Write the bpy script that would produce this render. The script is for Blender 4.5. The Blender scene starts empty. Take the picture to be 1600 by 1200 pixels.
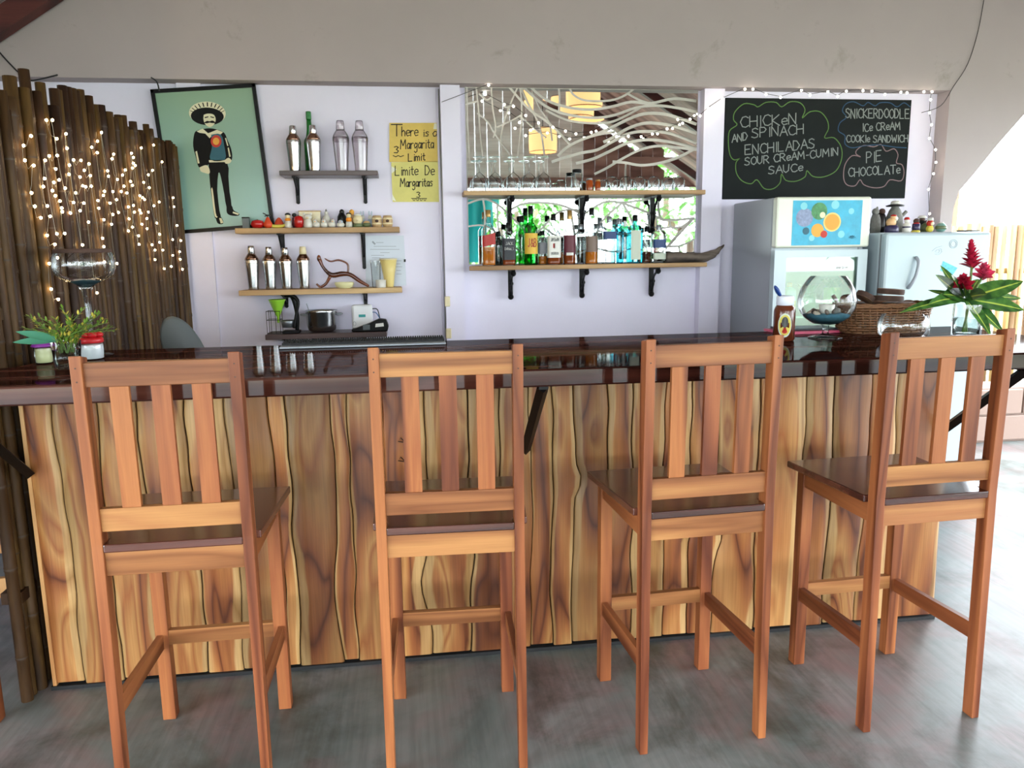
import bpy, math, random
from mathutils import Vector, Matrix, Euler, noise as mnoise
from mathutils.geometry import delaunay_2d_cdt
random.seed(7)
SC = bpy.context.scene
COL = SC.collection
PI = math.pi

# ------------------------------------------------------------------ camera
# world frame: x runs along the bar front, y goes away from the viewer, z is up; metres
CAM = Vector((-0.3522, -2.6879, 1.5))
YAW, PITCH, ROLL, FPX = 0.13027, -0.17013, -0.01375, 1203.1


def ray(px, py):
    u, v = px - 800.0, py - 600.0
    cr, sr = math.cos(ROLL), math.sin(ROLL)
    u, v = (u * cr + v * sr) / FPX, (-u * sr + v * cr) / FPX
    cp, sp = math.cos(PITCH), math.sin(PITCH)
    X, Y, Z = u, cp + sp * v, sp - cp * v
    c, s = math.cos(YAW), math.sin(YAW)
    return Vector((c * X + s * Y, -s * X + c * Y, Z))


def at(px, py, y):            # the point of the vertical plane at depth y seen at a photo position
    r = ray(px, py)
    return CAM + r * ((y - CAM.y) / r.y)


def atz(px, py, z):           # the same on a level surface
    r = ray(px, py)
    return CAM + r * ((z - CAM.z) / r.z)


def atx(px, py, x):
    r = ray(px, py)
    return CAM + r * ((x - CAM.x) / r.x)


cam_data = bpy.data.cameras.new('camera')
cam_data.sensor_width = 36.0
cam_data.lens = FPX / 1600.0 * 36.0
cam_data.clip_end = 200
cam = bpy.data.objects.new('camera', cam_data)
COL.objects.link(cam)
_f = ray(800, 600).normalized()
_r = (ray(801, 600) - ray(800, 600)).normalized()
_u = _r.cross(_f)
cam.matrix_world = Matrix(((_r.x, _u.x, -_f.x, CAM.x), (_r.y, _u.y, -_f.y, CAM.y), (_r.z, _u.z, -_f.z, CAM.z), (0, 0, 0, 1)))
SC.camera = cam

# ------------------------------------------------------------------ light and exposure
SC.view_settings.view_transform = 'Standard'
SC.view_settings.look = 'None'
SC.view_settings.gamma = 1.0
SC.view_settings.use_curve_mapping = False
SC.view_settings.exposure = 2.05
SC.cycles.use_denoising = True
SC.cycles.max_bounces = 7
SC.cycles.diffuse_bounces = 3
SC.cycles.glossy_bounces = 4
SC.cycles.adaptive_threshold = 0.03
SC.cycles.transparent_max_bounces = 12
SC.cycles.caustics_reflective = False
SC.cycles.caustics_refractive = False
SC.cycles.sample_clamp_indirect = 6

world = bpy.data.worlds.new('overcast_sky')
SC.world = world
world.use_nodes = True
wn = world.node_tree.nodes
wn['Background'].inputs[0].default_value = (0.86, 0.93, 1.0, 1)
wn['Background'].inputs[1].default_value = 3.6


def portal(name, loc, rot, sx, sy):          # tells the renderer where the open sides of the building are
    l = bpy.data.lights.new(name, 'AREA')
    l.shape = 'RECTANGLE'
    l.size, l.size_y = sx, sy
    l.cycles.is_portal = True
    o = bpy.data.objects.new(name, l)
    o.location = loc
    o.rotation_euler = rot
    COL.objects.link(o)


# ------------------------------------------------------------------ materials
def S(r, g, b, a=1.0):
    def c(v):
        v /= 255.0
        return v / 12.92 if v <= 0.04045 else ((v + 0.055) / 1.055) ** 2.4
    return (c(r), c(g), c(b), a)


MATS = {}


class NT:
    def __init__(self, name):
        self.m = bpy.data.materials.new(name)
        self.m.use_nodes = True
        self.t = self.m.node_tree
        self.b = self.t.nodes['Principled BSDF']
        MATS[name] = self.m

    def n(self, kind, **kw):
        nd = self.t.nodes.new('ShaderNode' + kind)
        for k, v in kw.items():
            if hasattr(nd, k):
                setattr(nd, k, v)
            else:
                nd.inputs[k.replace('_', ' ')].default_value = v
        return nd

    def l(self, a, b):
        self.t.links.new(a, b)

    def set(self, **kw):
        for k, v in kw.items():
            self.b.inputs[k.replace('_', ' ')].default_value = v

    def ramp(self, fac, stops, interp='LINEAR'):
        r = self.n('ValToRGB')
        r.color_ramp.interpolation = interp
        e = r.color_ramp.elements
        while len(e) > len(stops):
            e.remove(e[-1])
        while len(e) < len(stops):
            e.new(0.5)
        for el, (p, c) in zip(e, stops):
            el.position = p
            el.color = c
        self.l(fac, r.inputs['Fac'])
        return r.outputs['Color']

    def mapped(self, scale, coord='Object'):
        tc = self.n('TexCoord')
        mp = self.n('Mapping')
        mp.inputs['Scale'].default_value = scale
        self.l(tc.outputs[coord], mp.inputs['Vector'])
        return mp.outputs['Vector']

    def noise(self, vec, scale, detail=3.0, rough=0.5, dist=0.0, rnd=False):
        nz = self.n('TexNoise')
        nz.inputs['Scale'].default_value = scale
        nz.inputs['Detail'].default_value = detail
        nz.inputs['Roughness'].default_value = rough
        nz.inputs['Distortion'].default_value = dist
        if vec is not None:
            self.l(vec, nz.inputs['Vector'])
        if rnd:
            nz.noise_dimensions = '4D'
            oi = self.n('ObjectInfo')
            mm = self.n('Math', operation='MULTIPLY')
            mm.inputs[1].default_value = 91.7
            self.l(oi.outputs['Random'], mm.inputs[0])
            self.l(mm.outputs[0], nz.inputs['W'])
        return nz.outputs['Fac']

    def math(self, op, a, b=None, c=None):
        m = self.n('Math', operation=op)
        for i, v in enumerate((a, b, c)):
            if v is None:
                continue
            if isinstance(v, (int, float)):
                m.inputs[i].default_value = v
            else:
                self.l(v, m.inputs[i])
        return m.outputs[0]

    def mix(self, fac, a, b, blend='MIX'):
        m = self.n('Mix', data_type='RGBA', blend_type=blend)
        for s, v in ((m.inputs[0], fac), (m.inputs[6], a), (m.inputs[7], b)):
            if isinstance(v, (int, float)) or isinstance(v, tuple):
                s.default_value = v
            else:
                self.l(v, s)
        return m.outputs[2]

    def bump(self, h, strength=0.2, dist=0.005):
        bp = self.n('Bump')
        bp.inputs['Strength'].default_value = strength
        bp.inputs['Distance'].default_value = dist
        self.l(h, bp.inputs['Height'])
        self.l(bp.outputs['Normal'], self.b.inputs['Normal'])

    def color(self, c):
        self.l(c, self.b.inputs['Base Color'])


def plain(name, c, rough=0.5, metal=0.0, var=0.0, scale=8.0, coat=0.0, bump=0.0):
    t = NT(name)
    t.set(Base_Color=c, Roughness=rough, Metallic=metal, Coat_Weight=coat)
    if var or bump:
        nz = t.noise(t.mapped((1, 1, 1)), scale, 4.0, 0.6, 0.0, True)
        if var:
            lo = tuple(x * (1 - var) for x in c[:3]) + (1,)
            hi = tuple(min(1, x * (1 + var)) for x in c[:3]) + (1,)
            t.color(t.ramp(nz, [(0.3, lo), (0.7, hi)]))
        if bump:
            t.bump(nz, bump)
    return t.m


def thin_glass(name, tint=(1, 1, 1, 1), refl=0.06, rough=0.02):
    t = NT(name)
    tr = t.n('BsdfTransparent')
    tr.inputs[0].default_value = tint
    gl = t.n('BsdfGlossy')
    gl.inputs['Roughness'].default_value = rough
    lw = t.n('LayerWeight')
    lw.inputs['Blend'].default_value = 0.16
    f = t.math('MULTIPLY_ADD', lw.outputs['Fresnel'], 0.85, refl)
    ms = t.n('MixShader')
    t.l(f, ms.inputs[0])
    t.l(tr.outputs[0], ms.inputs[1])
    t.l(gl.outputs[0], ms.inputs[2])
    t.l(ms.outputs[0], t.t.nodes['Material Output'].inputs[0])
    return t.m


def wood(name, stops, axis='Z', scale=1.0, rings=7.0, rough=0.4, coat=0.0, stretch=0.09, tone=0.25, fine=0.25, spec=0.5):
    t = NT(name)
    sc = {'X': (stretch, 1, 1), 'Y': (1, stretch, 1), 'Z': (1, 1, stretch)}[axis]
    v = t.mapped(sc)
    a = t.noise(v, 7.0 * scale, 2.0, 0.45, 0.5, True)
    r = t.math('PINGPONG', t.math('MULTIPLY', a, rings), 1.0)
    col = t.ramp(r, stops)
    sf = {'X': (0.03, 1, 1), 'Y': (1, 0.03, 1), 'Z': (1, 1, 0.03)}[axis]
    fz = t.noise(t.mapped(sf), 160.0 * scale, 2.0, 0.6)
    col = t.mix(fine, col, t.ramp(fz, [(0.3, (0.25, 0.2, 0.17, 1)), (0.65, (1, 1, 1, 1))]), 'MULTIPLY')
    if tone:
        oi = t.n('ObjectInfo')
        hv = t.n('HueSaturation')
        t.l(t.math('MULTIPLY_ADD', oi.outputs['Random'], tone, 1 - tone * 0.5), hv.inputs['Value'])
        t.l(t.math('MULTIPLY_ADD', oi.outputs['Random'], 0.008, 0.498), hv.inputs['Hue'])
        t.l(col, hv.inputs['Color'])
        col = hv.outputs['Color']
    t.color(col)
    t.set(Roughness=rough, Coat_Weight=coat, Coat_Roughness=0.12, Specular_IOR_Level=spec)
    t.bump(fz, 0.08, 0.002)
    return t.m


# stool timber, one version for each grain direction
chair_stops = [(0.0, S(92, 44, 23)), (0.35, S(130, 72, 42)), (0.7, S(154, 92, 54)), (1.0, S(140, 78, 45))]
rail_stops = [(0.0, S(112, 64, 34)), (0.35, S(142, 90, 54)), (0.7, S(164, 112, 68)), (1.0, S(152, 98, 60))]
for ax in 'XYZ':
    wood('stool_wood_' + ax.lower(), rail_stops if ax == 'X' else chair_stops, ax, 1.6, 5.0, 0.40, 0.0, 0.06, 0.24, 0.16, 0.32)
wood('seat_wood', [(0.0, S(52, 24, 18)), (0.5, S(84, 44, 34)), (1.0, S(100, 56, 42))], 'X', 1.4, 5.0, 0.2, 0.5, 0.06, 0.1)
wood('shelf_wood', [(0.0, S(150, 112, 70)), (0.5, S(190, 152, 104)), (1.0, S(206, 172, 122))], 'X', 1.3, 5.0, 0.5)
wood('dark_shelf_wood', [(0.0, S(48, 34, 34)), (0.5, S(74, 54, 52)), (1.0, S(92, 70, 66))], 'X', 1.3, 5.0, 0.35)
wood('drift_wood', [(0.0, S(42, 34, 32)), (0.5, S(92, 80, 72)), (1.0, S(124, 112, 102))], 'X', 2.0, 8.0, 0.7)
wood('carved_wood', [(0.0, S(52, 22, 14)), (0.5, S(98, 48, 28)), (1.0, S(128, 68, 40))], 'X', 2.0, 5.0, 0.22, 0.4)
wood('slice_wood', [(0.0, S(60, 38, 28)), (0.5, S(104, 70, 52)), (1.0, S(150, 118, 92))], 'X', 3.0, 6.0, 0.6)
wood('rafter_wood', [(0.0, S(50, 16, 18)), (0.5, S(76, 26, 26)), (1.0, S(92, 36, 34))], 'X', 1.0, 4.0, 0.5)
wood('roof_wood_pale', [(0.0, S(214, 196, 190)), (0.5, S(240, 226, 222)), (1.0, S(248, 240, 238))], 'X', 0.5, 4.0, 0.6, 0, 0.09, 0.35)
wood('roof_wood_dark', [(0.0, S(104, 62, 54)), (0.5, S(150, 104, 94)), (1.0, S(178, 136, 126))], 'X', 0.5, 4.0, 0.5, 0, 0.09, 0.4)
wood('tan_wood', [(0.0, S(178, 120, 70)), (0.5, S(214, 160, 104)), (1.0, S(226, 184, 130))], 'Z', 1.0, 4.0, 0.5)


def teak():
    t = NT('teak_board')
    at_u = t.n('Attribute')
    at_u.attribute_name = 'across'
    u = at_u.outputs['Fac']
    # knots bend the rings
    vk = t.n('TexVoronoi', voronoi_dimensions='4D')
    vk.inputs['Scale'].default_value = 2.1
    t.l(t.mapped((2.6, 1.0, 1.0)), vk.inputs['Vector'])
    oi = t.n('ObjectInfo')
    t.l(t.math('MULTIPLY', oi.outputs['Random'], 57.0), vk.inputs['W'])
    kd = vk.outputs['Distance']
    knot = t.math('EXPONENT', t.math('MULTIPLY', kd, -9.0))
    a = t.noise(t.mapped((1, 1, 0.16)), 5.2, 1.6, 0.4, 0.9, True)
    ph = t.math('ADD', t.math('MULTIPLY', a, 7.5), t.math('MULTIPLY', knot, 2.4))
    r = t.math('PINGPONG', ph, 1.0)
    col = t.ramp(r, [(0.0, S(98, 50, 26)), (0.12, S(142, 82, 45)), (0.45, S(176, 114, 64)), (0.8, S(196, 142, 84)), (1.0, S(164, 100, 54))])
    col = t.mix(t.math('MULTIPLY', t.math('SMOOTH_MIN', t.math('MULTIPLY', knot, 1.6), 1.0, 0.1), 0.75), col, S(74, 34, 20))
    # pale sapwood towards the waney edges, wandering
    wob = t.noise(t.mapped((1, 1, 0.22)), 6.0, 2.0, 0.5, 0.6, True)
    e = t.math('ABSOLUTE', t.math('SUBTRACT', u, 0.5))
    side = t.math('MULTIPLY_ADD', t.math('SUBTRACT', u, 0.5), t.math('SUBTRACT', oi.outputs['Random'], 0.5), e)
    sap = t.math('ADD', side, t.math('MULTIPLY_ADD', wob, 0.9, -0.45))
    sp = t.n('MapRange', interpolation_type='SMOOTHSTEP')
    sp.inputs['From Min'].default_value = 0.34
    sp.inputs['From Max'].default_value = 0.42
    t.l(sap, sp.inputs['Value'])
    pale = t.ramp(r, [(0.0, S(176, 134, 80)), (0.5, S(210, 174, 118)), (1.0, S(194, 154, 98))])
    col = t.mix(t.math('MULTIPLY', sp.outputs[0], 0.78), col, pale)
    # narrow dark bark line at the very edge
    dk = t.n('MapRange', interpolation_type='SMOOTHSTEP')
    dk.inputs['From Min'].default_value = 0.485
    dk.inputs['From Max'].default_value = 0.5
    t.l(e, dk.inputs['Value'])
    col = t.mix(t.math('MULTIPLY', dk.outputs[0], 0.8), col, S(60, 36, 24))
    fz = t.noise(t.mapped((1, 1, 0.03)), 140.0, 2.0, 0.6)
    col = t.mix(0.3, col, t.ramp(fz, [(0.3, (0.3, 0.22, 0.16, 1)), (0.62, (1, 1, 1, 1))]), 'MULTIPLY')
    hv = t.n('HueSaturation')
    t.l(t.math('MULTIPLY_ADD', oi.outputs['Random'], 0.52, 0.42), hv.inputs['Value'])
    t.l(col, hv.inputs['Color'])
    t.color(hv.outputs['Color'])
    t.set(Roughness=0.36, Coat_Weight=0.12, Coat_Roughness=0.15, Specular_IOR_Level=0.35)
    t.bump(fz, 0.06, 0.002)


teak()


def counter_top_mat():
    t = NT('polished_dark_timber')
    a = t.noise(t.mapped((0.07, 1, 1)), 5.0, 2.0, 0.45, 0.7)
    r = t.math('PINGPONG', t.math('MULTIPLY', a, 9.0), 1.0)
    col = t.ramp(r, [(0.0, S(28, 12, 9)), (0.3, S(48, 22, 17)), (0.7, S(68, 36, 28)), (1.0, S(92, 58, 48))])
    fz = t.noise(t.mapped((0.03, 1, 1)), 120.0, 2.0, 0.6)
    col = t.mix(0.25, col, t.ramp(fz, [(0.3, (0.3, 0.25, 0.22, 1)), (0.65, (1, 1, 1, 1))]), 'MULTIPLY')
    t.color(col)
    df = t.n('BsdfDiffuse')
    t.l(col, df.inputs[0])
    gl = t.n('BsdfGlossy')
    gl.inputs['Roughness'].default_value = 0.045
    lw = t.n('LayerWeight')
    lw.inputs['Blend'].default_value = 0.3
    ms = t.n('MixShader')
    t.l(t.math('MULTIPLY_ADD', lw.outputs['Fresnel'], 0.24, 0.03), ms.inputs[0])
    t.l(df.outputs[0], ms.inputs[1])
    t.l(gl.outputs[0], ms.inputs[2])
    t.l(ms.outputs[0], t.t.nodes['Material Output'].inputs[0])


counter_top_mat()


def floor_mat():
    t = NT('stained_concrete')
    v = t.mapped((1, 1, 1))
    a = t.noise(v, 1.5, 5.0, 0.62, 0.6)
    col = t.ramp(a, [(0.28, S(68, 78, 76)), (0.45, S(100, 109, 106)), (0.62, S(124, 126, 124)), (0.8, S(84, 88, 86))])
    red = t.noise(v, 2.3, 4.0, 0.6, 0.4)
    col = t.mix(t.ramp(red, [(0.46, (0, 0, 0, 1)), (0.66, (0.75, 0.75, 0.75, 1))]), col, S(124, 98, 98))
    dk = t.noise(t.mapped((1.0, 0.7, 1)), 3.1, 6.0, 0.68, 0.3)
    col = t.mix(t.ramp(dk, [(0.50, (0, 0, 0, 1)), (0.68, (0.8, 0.8, 0.8, 1))]), col, S(62, 62, 54))
    tc = t.n('TexCoord')
    mp = t.n('Mapping')
    mp.inputs['Rotation'].default_value = (0, 0, -0.85)
    mp.inputs['Scale'].default_value = (1.0, 0.05, 1)
    t.l(tc.outputs['Object'], mp.inputs['Vector'])
    st = t.noise(mp.outputs['Vector'], 46.0, 3.0, 0.6)
    col = t.mix(0.5, col, t.ramp(st, [(0.32, (0.55, 0.55, 0.55, 1)), (0.6, (1, 1, 1, 1))]), 'MULTIPLY')
    t.color(col)
    t.l(t.ramp(a, [(0.3, (0.32, 0.32, 0.32, 1)), (0.7, (0.46, 0.46, 0.46, 1))]), t.b.inputs['Roughness'])
    t.bump(st, 0.12, 0.003)


floor_mat()


def wall_mat(name, c, mould=0.0):
    t = NT(name)
    v = t.mapped((1, 1, 1))
    a = t.noise(v, 1.6, 5.0, 0.6)
    lo = tuple(x * 0.93 for x in c[:3]) + (1,)
    col = t.ramp(a, [(0.3, lo), (0.7, c)])
    if mould:
        b = t.noise(v, 3.2, 6.0, 0.7, 0.4)
        col = t.mix(t.ramp(b, [(0.60, (0, 0, 0, 1)), (0.78, (mould, mould, mould, 1))]), col, S(112, 112, 84))
    t.color(col)
    t.set(Roughness=0.75)
    f = t.noise(v, 60.0, 3.0)
    t.bump(f, 0.08, 0.003)


wall_mat('lilac_plaster', S(232, 228, 246))
wall_mat('upper_plaster', S(174, 163, 162), 0.6)
wall_mat('white_plaster', S(226, 222, 222))
wall_mat('pink_stone', S(138, 116, 104))


def bamboo(name, c0, c1, c2):
    t = NT(name)
    a = t.noise(t.mapped((1, 1, 0.12)), 26.0, 4.0, 0.6, 0.2, True)
    oi = t.n('ObjectInfo')
    col = t.ramp(a, [(0.25, c0), (0.5, c1), (0.75, c2)])
    hv = t.n('HueSaturation')
    t.l(t.math('MULTIPLY_ADD', oi.outputs['Random'], 1.2, 0.45), hv.inputs['Value'])
    t.l(t.math('MULTIPLY_ADD', oi.outputs['Random'], 0.03, 0.487), hv.inputs['Hue'])
    t.l(col, hv.inputs['Color'])
    t.color(hv.outputs['Color'])
    t.set(Roughness=0.55, Specular_IOR_Level=0.25)
    t.bump(a, 0.15, 0.003)


bamboo('aged_bamboo', S(34, 20, 10), S(64, 42, 20), S(92, 66, 34))
bamboo('fresh_bamboo', S(112, 82, 48), S(136, 108, 72), S(150, 124, 88))
plain('bamboo_node', S(60, 44, 28), 0.6)

plain('black_metal', S(10, 10, 11), 0.4, 0.0)
plain('black_plastic', S(10, 10, 11), 0.38)
plain('dark_rubber', S(10, 10, 11), 0.7, bump=0.3, scale=120)
plain('steel', S(206, 208, 210), 0.22, 1.0)
plain('dull_steel', S(150, 156, 162), 0.4, 0.8)
plain('copper_shade', S(150, 118, 100), 0.16, 1.0)
plain('white_plastic', S(232, 234, 236), 0.35)
plain('white_enamel', S(172, 188, 194), 0.22, var=0.03, scale=2)
plain('cream_enamel', S(208, 212, 196), 0.25)
plain('grey_shade_enamel', S(150, 156, 164), 0.3)  # light grey, with the refrigerator side's shade mixed into the colour
plain('gasket_grey', S(120, 124, 128), 0.6)
plain('grout', S(196, 192, 184), 0.7, var=0.08, scale=12)
plain('mirror_silver', S(226, 234, 232), 0.015, 1.0)
plain('frame_black', S(10, 10, 11), 0.35)
plain('slate', S(20, 25, 25), 0.75, var=0.25, scale=4)
plain('chalk_white', S(136, 142, 139), 0.9)
plain('chalk_green', S(92, 128, 66), 0.9)
plain('chalk_blue', S(44, 78, 108), 0.9)
plain('chalk_pink', S(142, 118, 120), 0.9)
plain('chalk_smudge', S(52, 58, 58), 0.9, var=0.25, scale=12)
plain('ink_black', S(34, 30, 26), 0.8)
plain('ink_grey', S(150, 158, 168), 0.8)
plain('paper_yellow', S(216, 186, 92), 0.6, var=0.10, scale=10)
plain('paper_lemon', S(214, 206, 120), 0.6, var=0.08, scale=10)
plain('paper_white', S(206, 214, 226), 0.5)
plain('tape', S(226, 226, 206), 0.3)
plain('print_teal', S(38, 92, 108), 0.6)
plain('print_red', S(186, 46, 30), 0.6)
plain('print_gold', S(222, 160, 60), 0.6)
plain('print_black', S(10, 10, 11), 0.6)
plain('print_cream', S(214, 210, 178), 0.6)
plain('print_orange', S(240, 150, 40), 0.5)
plain('print_peach', S(246, 196, 110), 0.5)
plain('print_green', S(60, 128, 74), 0.5, var=0.4, scale=60)
plain('print_violet', S(126, 140, 170), 0.5, var=0.3, scale=60)
plain('print_bubble', S(120, 196, 206), 0.5)
plain('print_aqua', S(36, 158, 190), 0.4, var=0.18, scale=16)
plain('figure_white', S(214, 212, 202), 0.3, var=0.06, scale=40)
plain('figure_cream', S(222, 208, 168), 0.3, var=0.06, scale=40)
plain('figure_tan', S(190, 160, 118), 0.4, var=0.15, scale=60)
plain('figure_red', S(178, 30, 28), 0.2)
plain('figure_orange', S(206, 74, 40), 0.25)
plain('figure_black', S(10, 10, 11), 0.3)
plain('figure_blue', S(176, 190, 204), 0.3)
plain('figure_green', S(96, 108, 72), 0.4)
plain('figure_teal', S(120, 160, 150), 0.4, var=0.2, scale=50)
plain('figure_yellow', S(206, 190, 70), 0.35)
plain('figure_navy', S(50, 44, 78), 0.35)
plain('figure_stone', S(122, 122, 116), 0.8, var=0.2, scale=60, bump=0.4)
plain('skin_clay', S(216, 172, 122), 0.5)
plain('lime_plastic', S(150, 208, 60), 0.35)
plain('cup_yellow', S(226, 206, 132), 0.35)
plain('dish_cream', S(222, 218, 168), 0.3)
plain('label_black', S(30, 34, 42), 0.5)
plain('label_white', S(222, 222, 216), 0.5)
plain('label_red', S(170, 36, 32), 0.5)
plain('label_maroon', S(92, 28, 44), 0.5)
plain('label_yellow', S(222, 180, 60), 0.5)
plain('label_brown', S(120, 100, 88), 0.5)
plain('label_blue', S(40, 66, 118), 0.5)
plain('label_beige', S(196, 206, 190), 0.5)
plain('label_grey', S(150, 150, 158), 0.5)
plain('gold_foil', S(170, 136, 80), 0.35, 0.6)
plain('purple_lid', S(134, 44, 150), 0.4)
plain('red_lid', S(196, 26, 34), 0.4)
plain('salt_white', S(236, 240, 242), 0.8)
plain('sand_blue', S(66, 116, 134), 0.8, var=0.25, scale=60)
plain('shell', S(196, 184, 166), 0.6, var=0.3, scale=40)
plain('syrup', S(88, 40, 22), 0.15)
plain('cap_white', S(214, 220, 232), 0.4)
plain('pen_blue', S(30, 62, 130), 0.3)
plain('magazine_pink', S(214, 88, 120), 0.35, var=0.15, scale=20)
plain('magazine_dark', S(34, 38, 44), 0.35)
plain('wicker', S(120, 82, 52), 0.55, var=0.4, scale=30)
plain('bark', S(70, 48, 38), 0.8, var=0.3, scale=40)
plain('petal_red', S(178, 26, 58), 0.45, var=0.25, scale=30)
plain('petal_pink', S(220, 74, 112), 0.45, var=0.25, scale=30)
plain('stem_green', S(88, 116, 50), 0.5)
plain('sprig_green', S(106, 140, 48), 0.5, var=0.3, scale=50)
plain('sprig_yellow', S(190, 176, 70), 0.5, var=0.3, scale=50)
plain('leaf_teal', S(72, 136, 108), 0.5)
plain('soil_water', S(120, 140, 130), 0.2)
plain('pan_grey', S(84, 92, 94), 0.45)
plain('tarp', S(0, 178, 178), 0.6)
plain('pale_ground', S(168, 168, 150), 0.9, var=0.15, scale=2)  # pale gravel tone, lightened to bounce light onto the upper wall
plain('tree_leaf', S(104, 156, 70), 0.5, var=0.4, scale=2)
plain('trunk', S(110, 90, 72), 0.8)
plain('sheet_grey', S(150, 156, 148), 0.5, 0.2)
plain('router_tag', S(30, 150, 150), 0.4)
plain('amber', S(214, 120, 34), 0.12)
plain('amber_dark', S(150, 66, 20), 0.12)
plain('cable_black', S(24, 24, 26), 0.5)
plain('cable_blue', S(70, 110, 160), 0.5)
plain('wire_pale', S(150, 150, 140), 0.5)
plain('turquoise_tag', S(80, 176, 196), 0.5, var=0.3, scale=60)

for _n in ('slate', 'frame_black', 'black_metal', 'print_black', 'black_plastic', 'chalk_smudge'):
    MATS[_n].node_tree.nodes['Principled BSDF'].inputs['Specular IOR Level'].default_value = 0.18


def picture_bg():
    t = NT('poster_green')
    v = t.mapped((1, 1, 1))
    sx = t.n('SeparateXYZ')
    t.l(v, sx.inputs[0])
    f = t.math('MULTIPLY_ADD', sx.outputs['Z'], 1.1, 0.5)
    t.color(t.ramp(f, [(0.0, S(132, 176, 172)), (1.0, S(134, 162, 132))]))
    t.set(Roughness=0.3)


picture_bg()


def leaf_mat():
    t = NT('croton_leaf')
    a = t.n('Attribute')
    a.attribute_name = 'across'
    e = t.math('ABSOLUTE', t.math('SUBTRACT', a.outputs['Fac'], 0.5))
    nz = t.noise(t.mapped((1, 1, 1)), 30.0, 3.0, 0.5, 0.0, True)
    g = t.ramp(nz, [(0.35, S(28, 66, 30)), (0.65, S(72, 116, 48))])
    k = t.ramp(e, [(0.0, (1, 1, 1, 1)), (0.07, (0, 0, 0, 1))])
    t.color(t.mix(k, g, S(182, 200, 84)))
    t.set(Roughness=0.3)


leaf_mat()


def glow(name, c, strength):
    t = NT(name)
    t.set(Base_Color=c, Emission_Color=c, Emission_Strength=strength)
    return t.m


glow('bulb_warm', (1.0, 0.70, 0.34, 1), 12.0)
glow('bulb_white', (1.0, 0.88, 0.72, 1), 8.0)
glow('lantern_paper', (1.0, 0.55, 0.24, 1), 0.32)

thin_glass('clear_glass', (0.93, 0.955, 0.96, 1), 0.06)
thin_glass('bottle_clear', (0.90, 0.93, 0.93, 1), 0.07)
thin_glass('frosted_plastic', (0.84, 0.80, 0.82, 1), 0.12, 0.2)
thin_glass('bottle_green', (0.10, 0.52, 0.16, 1), 0.07)
thin_glass('bottle_pale_green', (0.52, 0.82, 0.58, 1), 0.07)
thin_glass('bottle_blue', (0.36, 0.76, 0.84, 1), 0.07)
thin_glass('bottle_smoke', (0.34, 0.38, 0.40, 1), 0.07)
thin_glass('jar_water', (0.90, 0.95, 0.93, 1), 0.02)
thin_glass('fridge_glass', (0.66, 0.86, 0.78, 1), 0.10)


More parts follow.
